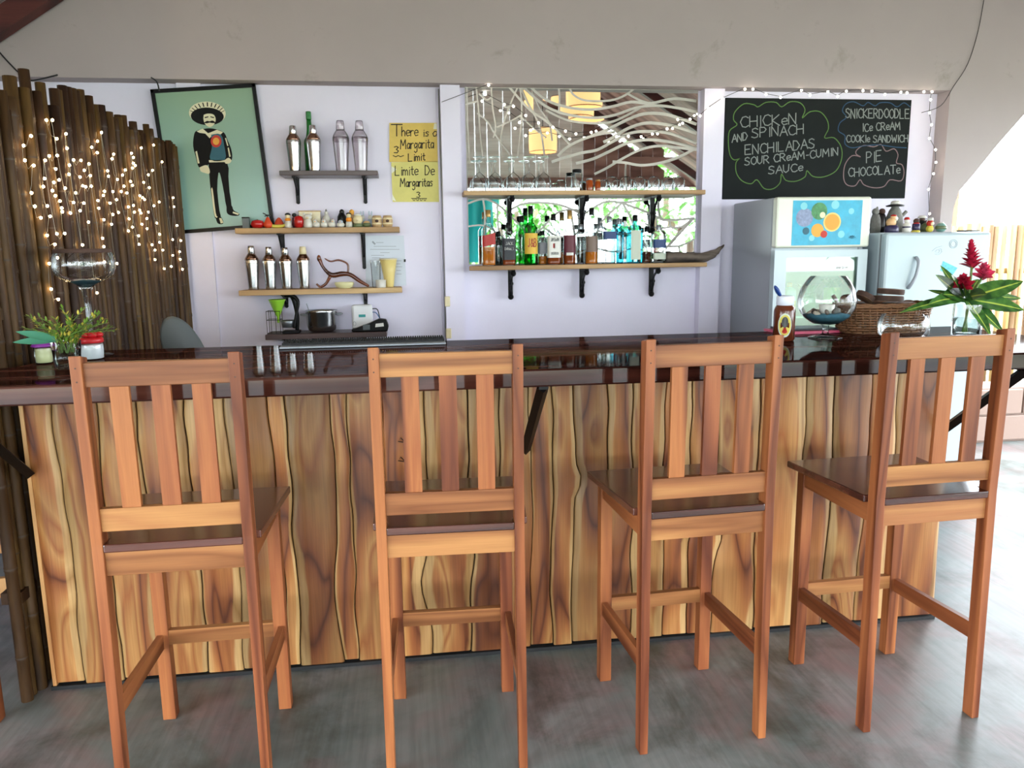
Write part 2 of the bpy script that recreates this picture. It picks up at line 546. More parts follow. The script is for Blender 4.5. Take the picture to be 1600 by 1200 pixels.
# ------------------------------------------------------------------ mesh building
class MB:
    def __init__(self):
        self.v, self.f, self.a = [], [], []

    def add(self, vs, fs, at_=None):
        o = len(self.v)
        self.v += [tuple(p) for p in vs]
        self.f += [tuple(i + o for i in q) for q in fs]
        self.a += list(at_) if at_ else [0.5] * len(vs)
        return self

    def box(self, x0, x1, y0, y1, z0, z1):
        vs = [(x, y, z) for x in (x0, x1) for y in (y0, y1) for z in (z0, z1)]
        return self.add(vs, [(0, 1, 3, 2), (4, 6, 7, 5), (0, 4, 5, 1), (2, 3, 7, 6), (0, 2, 6, 4), (1, 5, 7, 3)])

    def obox(self, c, size, rot=(0, 0, 0)):
        m = Euler(rot).to_matrix()
        c = Vector(c)
        vs = [c + m @ Vector((sx * size[0] / 2, sy * size[1] / 2, sz * size[2] / 2)) for sx in (-1, 1) for sy in (-1, 1) for sz in (-1, 1)]
        return self.add(vs, [(0, 1, 3, 2), (4, 6, 7, 5), (0, 4, 5, 1), (2, 3, 7, 6), (0, 2, 6, 4), (1, 5, 7, 3)])

    def lathe(self, prof, c=(0, 0, 0), seg=20, sq=None, a0=0.0, a1=2 * PI, sx=1.0, sy=1.0, rot=None):
        full = abs(a1 - a0 - 2 * PI) < 1e-6
        n = seg if full else seg + 1
        vs, fs = [], []
        for (r, z) in prof:
            for i in range(n):
                a = a0 + (a1 - a0) * i / seg
                k = 1.0
                if sq:
                    k = 1.0 / (abs(math.cos(a)) ** sq + abs(math.sin(a)) ** sq) ** (1.0 / sq)
                p = Vector((r * k * math.cos(a) * sx, r * k * math.sin(a) * sy, z))
                if rot:
                    p = rot @ p
                vs.append(p + Vector(c))
        for j in range(len(prof) - 1):
            for i in range(seg):
                i2 = (i + 1) % n
                fs.append((j * n + i, j * n + i2, (j + 1) * n + i2, (j + 1) * n + i))
        if full:
            if prof[0][0] > 1e-6:
                fs.append(tuple(reversed(range(n))))
            if prof[-1][0] > 1e-6:
                fs.append(tuple((len(prof) - 1) * n + i for i in range(n)))
        return self.add(vs, fs)

    def open_lathe(self, prof, **kw):            # no end caps
        k = len(self.f)
        self.lathe(prof, **kw)
        self.f = [q for q in self.f[:k]] + [q for q in self.f[k:] if len(q) == 4]
        return self

    def ball(self, c, r, seg=14, rings=8, rot=None):
        r = (r, r, r) if isinstance(r, (int, float)) else r
        prof = [(max(1e-5, math.sin(PI * i / rings)), -math.cos(PI * i / rings) * r[2]) for i in range(rings + 1)]
        return self.lathe(prof, c, seg, sx=r[0], sy=r[1], rot=rot)

    def tube(self, pts, r, seg=6, cap=True):
        pts = [Vector(p) for p in pts]
        rs = r if isinstance(r, (list, tuple)) else [r] * len(pts)
        vs, fs = [], []
        prev = None
        for i, p in enumerate(pts):
            t = (pts[min(i + 1, len(pts) - 1)] - pts[max(i - 1, 0)]).normalized()
            if prev is None:
                up = Vector((0, 0, 1)) if abs(t.z) < 0.9 else Vector((1, 0, 0))
            else:
                up = prev
            s = t.cross(up).normalized()
            u = s.cross(t).normalized()
            prev = u
            for k in range(seg):
                a = 2 * PI * k / seg
                vs.append(p + (s * math.cos(a) + u * math.sin(a)) * rs[i])
        for i in range(len(pts) - 1):
            for k in range(seg):
                k2 = (k + 1) % seg
                fs.append((i * seg + k, i * seg + k2, (i + 1) * seg + k2, (i + 1) * seg + k))
        if cap:
            fs.append(tuple(reversed(range(seg))))
            fs.append(tuple((len(pts) - 1) * seg + k for k in range(seg)))
        return self.add(vs, fs)

    def prism(self, poly, y0, y1):               # outline in x, z extruded along y
        n = len(poly)
        vs = [(x, y0, z) for x, z in poly] + [(x, y1, z) for x, z in poly]
        fs = [tuple(range(n)), tuple(reversed(range(n, 2 * n)))]
        fs += [(i, n + i, n + (i + 1) % n, (i + 1) % n) for i in range(n)]
        return self.add(vs, fs)

    def slab(self, poly, z0, z1):                # outline in x, y extruded along z
        n = len(poly)
        vs = [(x, y, z0) for x, y in poly] + [(x, y, z1) for x, y in poly]
        fs = [tuple(reversed(range(n))), tuple(range(n, 2 * n))]
        fs += [(i, (i + 1) % n, n + (i + 1) % n, n + i) for i in range(n)]
        return self.add(vs, fs)

    def plate(self, pts, th=0.001, nrm=Vector((0, -1, 0))):    # thin flat shape through 3-D points
        n = len(pts)
        pts = [Vector(p) for p in pts]
        vs = [p + nrm * th for p in pts] + pts
        fs = [tuple(range(n)), tuple(reversed(range(n, 2 * n)))]
        fs += [(i, n + i, n + (i + 1) % n, (i + 1) % n) for i in range(n)]
        return self.add(vs, fs)

    def leaf(self, base, d, length, width, droop=0.3, up=Vector((0, 0, 1)), n=7, fold=0.15):
        d = Vector(d).normalized()
        s = d.cross(up)
        s = s.normalized() if s.length > 1e-4 else Vector((1, 0, 0))
        nrm = s.cross(d)
        vs, at_, fs = [], [], []
        for i in range(n + 1):
            k = i / n
            w = width * math.sin(PI * min(1, k * 0.97 + 0.03)) ** 0.75 * (1.1 - 0.4 * k)
            c = Vector(base) + d * length * k - Vector((0, 0, 1)) * droop * length * k * k
            for j, q in enumerate((-1, 0, 1)):
                vs.append(c + s * q * w * 0.5 + nrm * abs(q) * w * fold)
                at_.append(j * 0.5)
        for i in range(n):
            for j in range(2):
                a = i * 3 + j
                fs.append((a, a + 1, a + 4, a + 3))
        return self.add(vs, fs, at_)

    def build(self, name, mat, parent=None, smooth=False, bevel=0.0, loc=None, attr=False, fix=False):
        me = bpy.data.meshes.new(name)
        me.from_pydata(self.v, [], self.f)
        if attr:
            a = me.attributes.new('across', 'FLOAT', 'POINT')
            a.data.foreach_set('value', self.a)
        if smooth:
            me.polygons.foreach_set('use_smooth', [True] * len(me.polygons))
        if fix:
            import bmesh
            bm = bmesh.new()
            bm.from_mesh(me)
            bmesh.ops.recalc_face_normals(bm, faces=bm.faces)
            bm.to_mesh(me)
            bm.free()
        me.materials.append(MATS[mat])
        o = bpy.data.objects.new(name, me)
        COL.objects.link(o)
        if parent:
            o.parent = parent
        if loc:
            o.location = loc
        if bevel:
            b = o.modifiers.new('bevel', 'BEVEL')
            b.width = bevel
            b.segments = 2
            b.limit_method = 'ANGLE'
        return o


def tag(o, label, cat, group=None):
    o['label'] = label
    o['category'] = cat
    if group:
        o['group'] = group
    return o


def struct(o):
    o['kind'] = 'structure'
    return o


def thing(name, label, cat, loc=(0, 0, 0), rz=0.0, group=None):
    o = bpy.data.objects.new(name, None)
    o.empty_display_size = 0.05
    COL.objects.link(o)
    o.location = loc
    o.rotation_euler = (0, 0, rz)
    return tag(o, label, cat, group)


def dup(root, loc, rz=0.0, label=None, group=None, scale=None):
    r = root.copy()
    COL.objects.link(r)
    r.location = loc
    r.rotation_euler = (0, 0, rz)
    if scale:
        r.scale = (scale, scale, scale)
    if label:
        r['label'] = label
    if group:
        r['group'] = group
    for ch in list(root.children):
        c = ch.copy()
        COL.objects.link(c)
        c.parent = r
        for g in list(ch.children):
            e = g.copy()
            COL.objects.link(e)
            e.parent = c
    return r


def smooth_path(pts, n=6):                        # Catmull-Rom through the points
    out = []
    P = [Vector(p) for p in pts]
    for i in range(len(P) - 1):
        p0, p1, p2, p3 = P[max(i - 1, 0)], P[i], P[i + 1], P[min(i + 2, len(P) - 1)]
        for k in range(n):
            t = k / n
            out.append(0.5 * (2 * p1 + (p2 - p0) * t + (2 * p0 - 5 * p1 + 4 * p2 - p3) * t * t + (3 * p1 - p0 - 3 * p2 + p3) * t ** 3))
    out.append(P[-1])
    return out


# ------------------------------------------------------------------ the place
WY = 2.05          # back wall
BY = 1.93          # face of the wall above and right of the bar bay
ZT = 1.1485        # bar top
struct(MB().box(-6, 7, -7.5, 2.56, -0.08, 0).build('floor', 'stained_concrete'))
struct(MB().box(-40, 40, -45, 40, -0.3, -0.09).build('ground', 'pale_ground'))
struct(MB().box(-4.2, 3.05, WY, WY + 0.15, 0, 4.2).build('wall_back', 'lilac_plaster'))

RIDGE_X, SLOPE = 0.9, 0.644


def roof_z(x):
    return 2.80 + (RIDGE_X - abs(x - RIDGE_X) + 2.443) * SLOPE


# wall above the bar bay and, right of it, the start of the wide arch
arch = [(3.107, 0), (3.107, 1.62), (3.112, 1.74), (3.14, 1.84), (3.227, 1.938), (3.385, 2.132), (3.545, 2.31), (3.75, 2.48), (4.0, 2.62), (4.4, 2.70)]
poly = [(-2.85, 2.452), (3.025, 2.452), (3.025, 0)] + arch + [(4.4, roof_z(4.4)), (RIDGE_X, roof_z(RIDGE_X)), (-2.85, roof_z(-2.85))]
poly = list(reversed(poly))
struct(MB().prism(poly, BY, WY + 0.1).build('wall_upper', 'upper_plaster', fix=True))
# pilasters beside the mirror
struct(MB().box(-0.135, -0.022, WY - 0.07, WY, 0, 2.5).build('trim_1', 'lilac_plaster'))
struct(MB().box(1.454, 1.582, WY - 0.07, WY, 0, 2.5).build('trim_2', 'lilac_plaster'))
struct(MB().box(-1.60, -1.47, WY - 0.02, WY, 0, 2.5).build('trim_3', 'lilac_plaster'))

# pitched boarded roof, open at the near end and along both sides
ceiling = struct(MB().box(RIDGE_X - 0.06, RIDGE_X + 0.06, -6.3, 2.2, roof_z(RIDGE_X) - 0.16, roof_z(RIDGE_X) - 0.02).build('ceiling', 'rafter_wood'))
EAVE_L, EAVE_R = -3.6, 5.0
ang = math.atan(SLOPE)
for side, xe in ((-1, EAVE_L), (1, EAVE_R)):
    ln = abs(xe - RIDGE_X) / math.cos(ang)
    bm_ = MB().box(0, ln, 0, 0.292, 0, 0.03)
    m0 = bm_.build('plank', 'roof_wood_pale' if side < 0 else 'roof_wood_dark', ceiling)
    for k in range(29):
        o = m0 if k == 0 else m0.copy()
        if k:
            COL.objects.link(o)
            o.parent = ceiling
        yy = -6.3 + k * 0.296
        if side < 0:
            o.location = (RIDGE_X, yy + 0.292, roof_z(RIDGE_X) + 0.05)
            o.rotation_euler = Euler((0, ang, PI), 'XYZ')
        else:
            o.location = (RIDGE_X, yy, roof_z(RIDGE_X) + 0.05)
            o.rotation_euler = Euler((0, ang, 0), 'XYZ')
    # rafters under the boards
    for yy in (1.83, 0.1, -1.7, -3.5, -5.3):
        z0, z1 = roof_z(RIDGE_X), roof_z(xe)
        p = [(RIDGE_X, z0 - 0.19), (RIDGE_X, z0 - 0.06), (xe, z1 - 0.06), (xe, z1 - 0.19)]
        if side < 0:
            p = list(reversed(p))
        MB().prism(p, yy, yy + 0.08).build('rafter', 'rafter_wood', ceiling, fix=True)
# grey roofing sheet edge showing beside the rafter, upper left
MB().prism([(-2.46, 2.80), (-2.2, 2.80 + 0.26 * SLOPE), (-2.2, 2.84 + 0.26 * SLOPE), (-2.46, 2.84)], 1.70, 1.80).build('sheet_edge', 'sheet_grey', ceiling, fix=True)
for xx in (EAVE_L + 0.3, EAVE_R - 0.3):
    for yy in (-6.1, -2.6):
        struct(MB().lathe([(0.08, 0), (0.08, roof_z(xx) - 0.1)], (xx, yy, 0), 12).build('trim_post', 'trunk'))

# boarded gable above the open front, met again in the mirror
gable = struct(MB().box(EAVE_L + 0.2, EAVE_R - 0.2, -6.32, -6.22, 2.72, 2.88).build('wall_gable', 'roof_wood_dark'))
xg = EAVE_L + 0.9
while xg < EAVE_R - 1.0:
    za_, zb_ = roof_z(xg), roof_z(xg + 0.2)
    if min(za_, zb_) > 2.93:
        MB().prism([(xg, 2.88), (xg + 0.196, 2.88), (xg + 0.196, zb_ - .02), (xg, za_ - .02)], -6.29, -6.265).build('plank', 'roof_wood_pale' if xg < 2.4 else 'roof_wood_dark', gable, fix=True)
    xg += 0.2
# unseen wall added left of the bamboo screen to block light
struct(MB().box(-3.4, -3.28, -1.2, 2.05, 0, 2.25).build('wall_light_block', 'upper_plaster'))

portal('opening_front', (0.5, -6.35, 1.4), (PI / 2, 0, 0), 8.2, 2.8)
portal('opening_left', (-3.7, -3.8, 1.05), (0, -PI / 2, 0), 2.2, 5.2)
portal('opening_right', (5.1, -2.1, 1.2), (0, PI / 2, 0), 2.4, 8.4)
portal('opening_arch', (3.9, 2.3, 1.25), (-PI / 2, 0, 0), 1.6, 2.6)

# beyond the arch: low stone-faced wall and a bamboo fence behind it
low = struct(MB().box(3.3, 8, 2.58, 2.86, -0.08, 0.42).build('wall_low', 'pink_stone'))
for r_ in range(2):
    for k in range(11):
        w = 0.40
        x0 = 3.3 + k * w + (0.2 if r_ else 0)
        MB().box(x0 + 0.008, x0 + w - 0.008, 2.555, 2.585, 0.012 + r_ * 0.205, 0.205 + r_ * 0.205).build('stone', 'pink_stone', low, bevel=0.008)
fence = thing('bamboo_fence', 'pale upright bamboo fence outside beyond the arch', 'fence', (3.4, 3.5, 0))
x = 0.0
k = 0
while x < 3.2:
    r = random.uniform(0.018, 0.028)
    h = 1.67 + random.uniform(-0.012, 0.02)
    MB().lathe([(r, 0.0), (r, 0.5), (r * 1.12, 0.505), (r, 0.51), (r, 1.0), (r * 1.12, 1.005), (r, 1.01), (r, h)], (x, 0, 0), 8).build('pole', 'fresh_bamboo', fence, True)
    x += 2 * r + random.choice((0.002, 0.01, 0.03, 0.045))
    k += 1
for z in (0.45, 1.25):
    MB().box(-0.05, 3.25, 0.03, 0.06, z, z + 0.05).build('rail', 'fresh_bamboo', fence)
brm = thing('roof_overhang', 'reddish timber eave edge of a neighbouring roof outside the arch', 'roof', (5.2, 5.6, 2.7))
MB().obox((0, 0, 0), (2.4, 0.08, 0.12), (0, -0.30, 0)).build('fascia', 'rafter_wood', brm)
MB().obox((0.1, 0.5, 0.12), (2.4, 1.0, 0.04), (0, -0.30, 0)).build('sheet', 'sheet_grey', brm)
for px_ in (4.3, 6.1):
    MB().box(px_ - 5.2 - 0.05, px_ - 5.2 + 0.05, 0.3, 0.4, -2.79, 0.0 + 0.3 * (px_ - 5.2)).build('post', 'trunk', brm)

# garden behind the viewer, met again in the mirror and in the polished bar top
for i, (tx, ty, h, cr) in enumerate([(-5.5, -13, 4.6, 1.9), (-1.6, -15.5, 3.4, 1.6), (2.2, -13.5, 3.0, 1.5), (5.8, -12.0, 4.4, 1.9), (9.5, -9.0, 3.8, 1.7)]):
    places = ['standing furthest left', 'second from the left', 'in the middle of the row', 'second from the right', 'standing furthest right']
    t = thing('garden_tree', 'leafy green tree reflected in the mirror, ' + places[i], 'tree', (tx, ty, -0.09), 0, 'garden trees seen in the mirror')
    MB().lathe([(0.16, 0), (0.11, h * 0.5), (0.06, h * 0.8)], (0, 0, 0), 8).build('trunk', 'trunk', t, True)
    lf = MB()
    for q in range(900):
        d = Vector((random.gauss(0, 1), random.gauss(0, 1), random.gauss(0, 0.8))).normalized() * cr * random.uniform(0.55, 1.0)
        c = Vector((0, 0, h * 0.68)) + d
        lf.leaf(c, Vector((random.gauss(0, 1), random.gauss(0, 1), random.uniform(-0.8, 0.4))), 0.36, 0.18, 0.2, n=2)
    lf.build('foliage', 'tree_leaf', t)
tp = MB()
n1, n2 = 10, 8
vs, fs = [], []
for j in range(n2 + 1):
    for i in range(n1 + 1):
        vs.append((-0.35 + 0.7 * i / n1, 0.06 * math.sin(i * 1.7 + j * 0.4), -1.25 * j / n2))
for j in range(n2):
    for i in range(n1):
        a = j * (n1 + 1) + i
        fs.append((a, a + 1, a + n1 + 2, a + n1 + 1))
tp.add(vs, fs)
tw = thing('hanging_tarp', 'turquoise cloth hanging outside, seen reflected at the mirror left', 'cloth', (0.62, -5.2, 2.45))
tp.build('cloth', 'tarp', tw, True)
MB().tube([(-3.2 - 0.9, 0, 0.0), (0, 0, 0.01), (4.0, 0, 0.0)], 0.006, 5).build('line', 'cable_black', tw)
for i, (lx, ly, lz) in enumerate([(1.62, -2.0, 3.02), (1.55, -4.6, 3.05)]):
    lamp = thing('paper_lantern', ['glowing orange drum lantern reflected high in the mirror', 'glowing orange drum lantern reflected lower in the mirror, over the goblets'][i], 'lantern', (lx, ly, lz))
    MB().open_lathe([(0.2, 0.0), (0.205, 0.15), (0.2, 0.32)], seg=20).build('lamp_shade', 'lantern_paper', lamp, True)
    MB().tube([(0, 0, 0.32), (0, 0, roof_z(lx) - lz)], 0.006, 5).build('cord', 'cable_black', lamp)
    for z in (0.0, 0.32):
        MB().tube([(0.203 * math.cos(a * PI / 8), 0.203 * math.sin(a * PI / 8), z) for a in range(17)], 0.005, 5).build('hoop', 'rafter_wood', lamp)

# ------------------------------------------------------------------ bar counter
counter = thing('bar_counter', 'long bar counter clad in upright waney-edged teak boards', 'counter', (0, 0, 0))
XL, XR = -1.645, 1.725
MB().box(XL + 0.01, XR - 0.01, 0.022, 0.42, 0.012, ZT - 0.06).build('core', 'print_black', counter)
MB().box(XL, XL + 0.012, 0.0, 0.42, 0.012, ZT - 0.06).build('end_panel', 'tan_wood', counter)
edges_px = [30, 82, 148, 212, 286, 352, 420, 446, 516, 540, 596, 664, 729, 778, 828, 862, 897, 952, 989, 1041, 1083, 1124, 1193, 1262, 1306, 1362, 1407, 1482]
xs = [at(p, 640 + (p - 30) * -0.02, 0.0).x for p in edges_px]
xs[0], xs[-1] = XL, XR
NR = 26
Z0, Z1 = 0.012, ZT - 0.055


def wav(i, z):
    if i in (0, len(xs) - 1):
        return xs[i] + 0.004 * math.sin(z * 5 + i)
    a = 0.016 * mnoise.noise(Vector((i * 7.3, 0.0, z * 2.6))) + 0.009 * mnoise.noise(Vector((i * 3.1 + 40, 0.0, z * 7.0)))
    bulge = {11: (0.30, 0.10, -0.035), 12: (0.42, 0.09, 0.02), 16: (0.66, 0.05, 0.028), 20: (0.5, 0.07, 0.02), 21: (0.42, 0.06, 0.03), 6: (0.35, 0.12, 0.018), 8: (0.3, 0.15, -0.02)}.get(i)
    if bulge:
        a += bulge[2] * math.exp(-((z - bulge[0]) / bulge[1]) ** 2)
    return xs[i] + a


for i in range(len(xs) - 1):
    vs, fs, at_ = [], [], []
    yo = random.uniform(0.0, 0.007)
    gl, gr = random.uniform(0.0002, 0.0018), random.uniform(0.0002, 0.0018)
    zb = Z0 + random.uniform(0.0, 0.012)
    cols = [0.0, 0.05, 0.35, 0.65, 0.95, 1.0]
    for j in range(NR + 1):
        z = zb + (Z1 - zb) * j / NR
        a, b = wav(i, z) + gl, wav(i + 1, z) - gr
        for u in cols:
            vs.append((a + (b - a) * u, yo + (0.005 if u in (0.0, 1.0) else 0.0), z))
            at_.append(u)
    nf = len(vs)
    nc = len(cols)
    for j in range(NR):
        for k in range(nc - 1):
            q = j * nc + k
            fs.append((q, q + 1, q + nc + 1, q + nc))
    for j in range(NR + 1):                                   # thickness at both edges
        for e in (0, nc - 1):
            p = vs[j * nc + e]
            vs.append((p[0], 0.03, p[2]))
            at_.append(0.0 if e == 0 else 1.0)
    for j in range(NR):
        fs.append((j * nc, (j + 1) * nc, nf + 2 * (j + 1), nf + 2 * j))
        fs.append((j * nc + nc - 1, nf + 2 * j + 1, nf + 2 * (j + 1) + 1, (j + 1) * nc + nc - 1))
    cx = (xs[i] + xs[i + 1]) / 2
    vs = [(p[0] - cx, p[1], p[2]) for p in vs]
    MB().add(vs, fs, at_).build('board', 'teak_board', counter, True, attr=True, loc=(cx, 0, 0))
for bx in (-1.635, 0.045, 1.69):
    MB().tube([(bx, -0.385, ZT - 0.062), (bx, -0.006, 0.79)], 0.019, 4).build('bracket', 'black_metal', counter)
    MB().box(bx - 0.014, bx + 0.014, -0.40, -0.005, ZT - 0.066, ZT - 0.056).build('bracket_plate', 'black_metal', counter)
MB().box(XL - 0.005, XR, -0.006, 0.4, 0.0, 0.014).build('plinth', 'dark_rubber', counter)

for hz in (688, 718):                                          # bent wire hooks on the boards
    q_ = [at(a_, b_, -0.006) for a_, b_ in ((636, hz + 4), (622, hz + 2), (626, hz - 4), (634, hz + 4))]
    MB().tube(q_, 0.0018, 5).build('hook', 'black_metal', counter)

top = MB().slab([(-2.05, -0.4115), (2.05, -0.4115), (2.05, 0.434), (-1.58, 0.434), (-1.65, 0.0), (-2.05, 0.0)], ZT - 0.056, ZT)
tag(top.build('worktop', 'polished_dark_timber', bevel=0.006), 'dark polished timber bar top that mirrors the bottles', 'worktop')

# ------------------------------------------------------------------ stools
STOOL = dict(W=.41, D=.397, Wf=.41, zs=.757, ts=.023, za=.667, l1=.853, l0=.790, t1=1.239, t0=1.176, pt=1.258, rk=.0116, rf=.0127)


def make_stool(name, label, cat, S_=STOOL, group='wooden bar stools along the counter'):
    t = thing(name, label, cat, group=group)
    s = S_
    h, hf, zs = s['W'] / 2, s['Wf'] / 2, s['zs']
    pw, pd = 0.0285, 0.043

    def yb(z):
        return -s['rk'] * max(0, z - zs) / (s['pt'] - zs) - s['rf'] * max(0, zs - z) / zs
    for sd in (-1, 1):
        prof = []
        for z, w in ((0, 0.025), (zs * 0.5, 0.027), (zs, pw), (1.0 if s is STOOL else zs + .2, pw), (s['pt'], pw)):
            y0 = yb(z)
            xo, xi = sd * h, sd * (h - w)
            a, b = min(xo, xi), max(xo, xi)
            zz = z
            prof.append([(a, y0, zz), (b, y0, zz), (b, y0 + pd, zz + (-0.008 if z == s['pt'] else 0)), (a, y0 + pd, zz + (-0.008 if z == s['pt'] else 0))])
        m = MB()
        vs = [p for ring in prof for p in ring]
        fs = [(3, 2, 1, 0), tuple(len(vs) - 4 + k for k in range(4))]
        for j in range(len(prof) - 1):
            for k in range(4):
                k2 = (k + 1) % 4
                fs.append((j * 4 + k, j * 4 + k2, j * 4 + 4 + k2, j * 4 + 4 + k))
        m.add(vs, fs).build('back_post', 'stool_wood_z', t, bevel=0.002)
        MB().box(min(sd * hf, sd * (hf - .041)), max(sd * hf, sd * (hf - .041)), s['D'] - 0.0, s['D'] + 0.04, 0, zs - s['ts']).build('leg', 'stool_wood_z', t, bevel=0.002)
        # side apron and side stretcher
        xa = sd * (h - 0.016)
        MB().box(xa - 0.009, xa + 0.009, pd, s['D'] + 0.002, s['za'] + 0.006, zs - s['ts']).build('side_apron', 'stool_wood_y', t)
        vs = []
        for y, z0_, z1_ in ((pd - 0.012, .258, .312), (s['D'] + 0.004, .25, .298)):
            z0_, z1_ = z0_ * zs / .757, z1_ * zs / .757
            vs += [(xa - 0.009, y, z0_), (xa + 0.009, y, z0_), (xa + 0.009, y, z1_), (xa - 0.009, y, z1_)]
        MB().add(vs, [(3, 2, 1, 0), (4, 5, 6, 7), (0, 1, 5, 4), (1, 2, 6, 5), (2, 3, 7, 6), (3, 0, 4, 7)]).build('stretcher', 'stool_wood_y', t)
        for z in (s['t1'] - 0.012, s['t0'] + 0.016):
            MB().lathe([(0.0022, -0.0006), (0.0022, 0.0006)], (sd * (h - 0.014), yb(z) - 0.0002, z), 8, rot=Euler((PI / 2, 0, 0)).to_matrix()).build('peg', 'bark', t)
    ih = h - pw

    def rail(nm, z0, z1, off=0.010, th=0.021):
        vs = [(-ih - .004, yb(z0) + off, z0), (ih + .004, yb(z0) + off, z0), (ih + .004, yb(z1) + off, z1), (-ih - .004, yb(z1) + off, z1)]
        vs += [(x_, y_ + th, z_) for x_, y_, z_ in vs]
        MB().add(vs, [(0, 1, 2, 3), (7, 6, 5, 4), (0, 4, 5, 1), (1, 5, 6, 2), (2, 6, 7, 3), (3, 7, 4, 0)]).build(nm, 'stool_wood_x', t, bevel=0.0015)
    rail('top_rail', s['t0'], s['t1'])
    rail('lower_rail', s['l0'], s['l1'])
    for cx in (-0.0985, 0.002, 0.102):
        z0_, z1_ = s['l1'] - 0.004, s['t0'] + 0.004
        vs = [(cx - .0235, yb(z0_) + .014, z0_), (cx + .0235, yb(z0_) + .014, z0_), (cx + .0235, yb(z1_) + .014, z1_), (cx - .0235, yb(z1_) + .014, z1_)]
        vs += [(x_, y_ + .013, z_) for x_, y_, z_ in vs]
        MB().add(vs, [(0, 1, 2, 3), (7, 6, 5, 4), (0, 4, 5, 1), (1, 5, 6, 2), (2, 6, 7, 3), (3, 7, 4, 0)]).build('slat', 'stool_wood_z', t)
    MB().slab([(-ih, 0.0), (ih, 0.0), (ih, pd + .002), (h + .012, pd + .002), (hf + .034, s['D'] + .056), (-hf - .034, s['D'] + .056), (-h - .012, pd + .002), (-ih, pd + .002)], zs - s['ts'], zs).build('seat', 'seat_wood', t, bevel=0.004)
    MB().box(-ih - .003, ih + .003, 0.010, 0.032, s['za'], zs - s['ts']).build('rear_apron', 'stool_wood_x', t, bevel=0.0015)
    MB().box(-hf + .04, hf - .04, s['D'] + .008, s['D'] + .03, s['za'], zs - s['ts']).build('front_apron', 'stool_wood_x', t)
    k = zs / .757
    MB().box(-hf + .04, hf - .04, s['D'] + .004, s['D'] + .026, .262 * k, .3105 * k).build('stretcher', 'stool_wood_x', t)
    return t


st0 = make_stool('bar_stool', 'leftmost complete wooden bar stool, in front of the purple-lidded jar', 'bar stool')
st0.location = (-0.995, -0.646, 0)
st0.rotation_euler = (0, 0, 0.007)
dup(st0, (-0.261, -0.652, 0), -0.0336, 'reddish wooden bar stool seen straight from behind, left of the black counter bracket')
dup(st0, (0.491, -0.635, 0), 0.0518, 'wooden bar stool in front of the brown syrup bottle, second from the right')
dup(st0, (1.212, -0.637, 0), 0.0435, 'rightmost wooden bar stool, in front of the flower vase')
dup(st0, (-1.925, -0.587, 0), 0.03, 'bar stool cut off by the left edge of the photo, only a leg showing')

sc_ = thing('side_chair', 'low wooden chair glimpsed at the left edge behind the bamboo screen', 'chair', (-2.04, 0.2, 0))
MB().box(-.24, .24, 0, .42, .440, .476).build('seat', 'tan_wood', sc_, bevel=.004)
for lx in (-.22, .18):
    for ly in (.012, .37):
        MB().box(lx, lx + .04, ly, ly + .04, 0, .440 if ly < .2 else .88).build('leg', 'tan_wood', sc_)
MB().box(-.18, .18, .016, .036, .263, .338).build('stretcher', 'tan_wood', sc_)
MB().box(-.18, .18, .38, .40, .72, .86).build('backrest', 'tan_wood', sc_)

# ------------------------------------------------------------------ bamboo screen
screen = thing('bamboo_screen', 'tall screen of close-set aged bamboo poles left of the bar', 'screen', (-1.70, 0, 0))
SA, SB = Vector((-1.70, 0.0)), Vector((-1.615, 2.0))


def on_screen(px, py):
    r = ray(px, py)
    n = Vector((SB.y - SA.y, -(SB.x - SA.x)))
    t = (SA - CAM.xy).dot(n) / r.xy.dot(n)
    return CAM + r * t


tops = [(10, 335), (45, 360), (68, 395), (100, 255), (120, 430), (143, 500), (167, 352), (188, 470), (205, 448), (250, 560), (272, 448), (310, 455), (326, 560), (340, 465), (380, 450), (425, 460), (445, 600), (462, 512), (503, 558), (533, 550), (560, 590), (580, 625), (605, 600), (645, 600), (665, 650), (692, 630), (715, 700), (740, 685), (765, 655), (795, 712), (825, 715)]
ypos = []
for cx, cy in tops:
    p = on_screen(cx / 3.3333, cy / 3.3333)
    ypos.append((p.y, p.z))
ypos.sort()
y = -0.055
polem = {}
while y < 1.97:
    zt_ = min(ypos, key=lambda q: abs(q[0] - y) + random.uniform(0, 0.01))[1] + random.uniform(-0.025, 0.015)
    if y < 0.30:
        zt_ = 2.05 + random.uniform(-0.05, 0.12)
    r = random.uniform(0.015, 0.0235)
    xx = SA.x + (SB.x - SA.x) * y / 2.0 - SA.x + random.uniform(-0.012, 0.006)
    z = 0.0
    prof = []
    zn = random.uniform(0.05, 0.3)
    nodes = []
    while True:
        if zn >= zt_ - 0.03:
            break
        prof += [(r * 0.97, zn - 0.012), (r * 1.10, zn - 0.003), (r * 1.02, zn), (r * 1.10, zn + 0.003), (r, zn + 0.012)]
        nodes.append(zn)
        zn += random.uniform(0.22, 0.36)
    prof = [(r, 0.0)] + prof + [(r * 0.96, zt_), (r * 0.75, zt_), (r * 0.72, zt_ - 0.03)]
    pm = MB().open_lathe(prof, seg=10)
    po = pm.build('pole', 'aged_bamboo', screen, True, loc=(xx, y, 0))
    po.data.materials.append(MATS['bamboo_node'])
    for j in range(len(nodes)):
        for rr in (1, 2):
            for q in range(10):
                po.data.polygons[(1 + j * 5 + rr) * 10 + q].material_index = 1
    po.rotation_euler = (random.uniform(-.004, .004), random.uniform(-.004, .004), 0)
    y += 2 * r * random.uniform(0.82, 1.0)
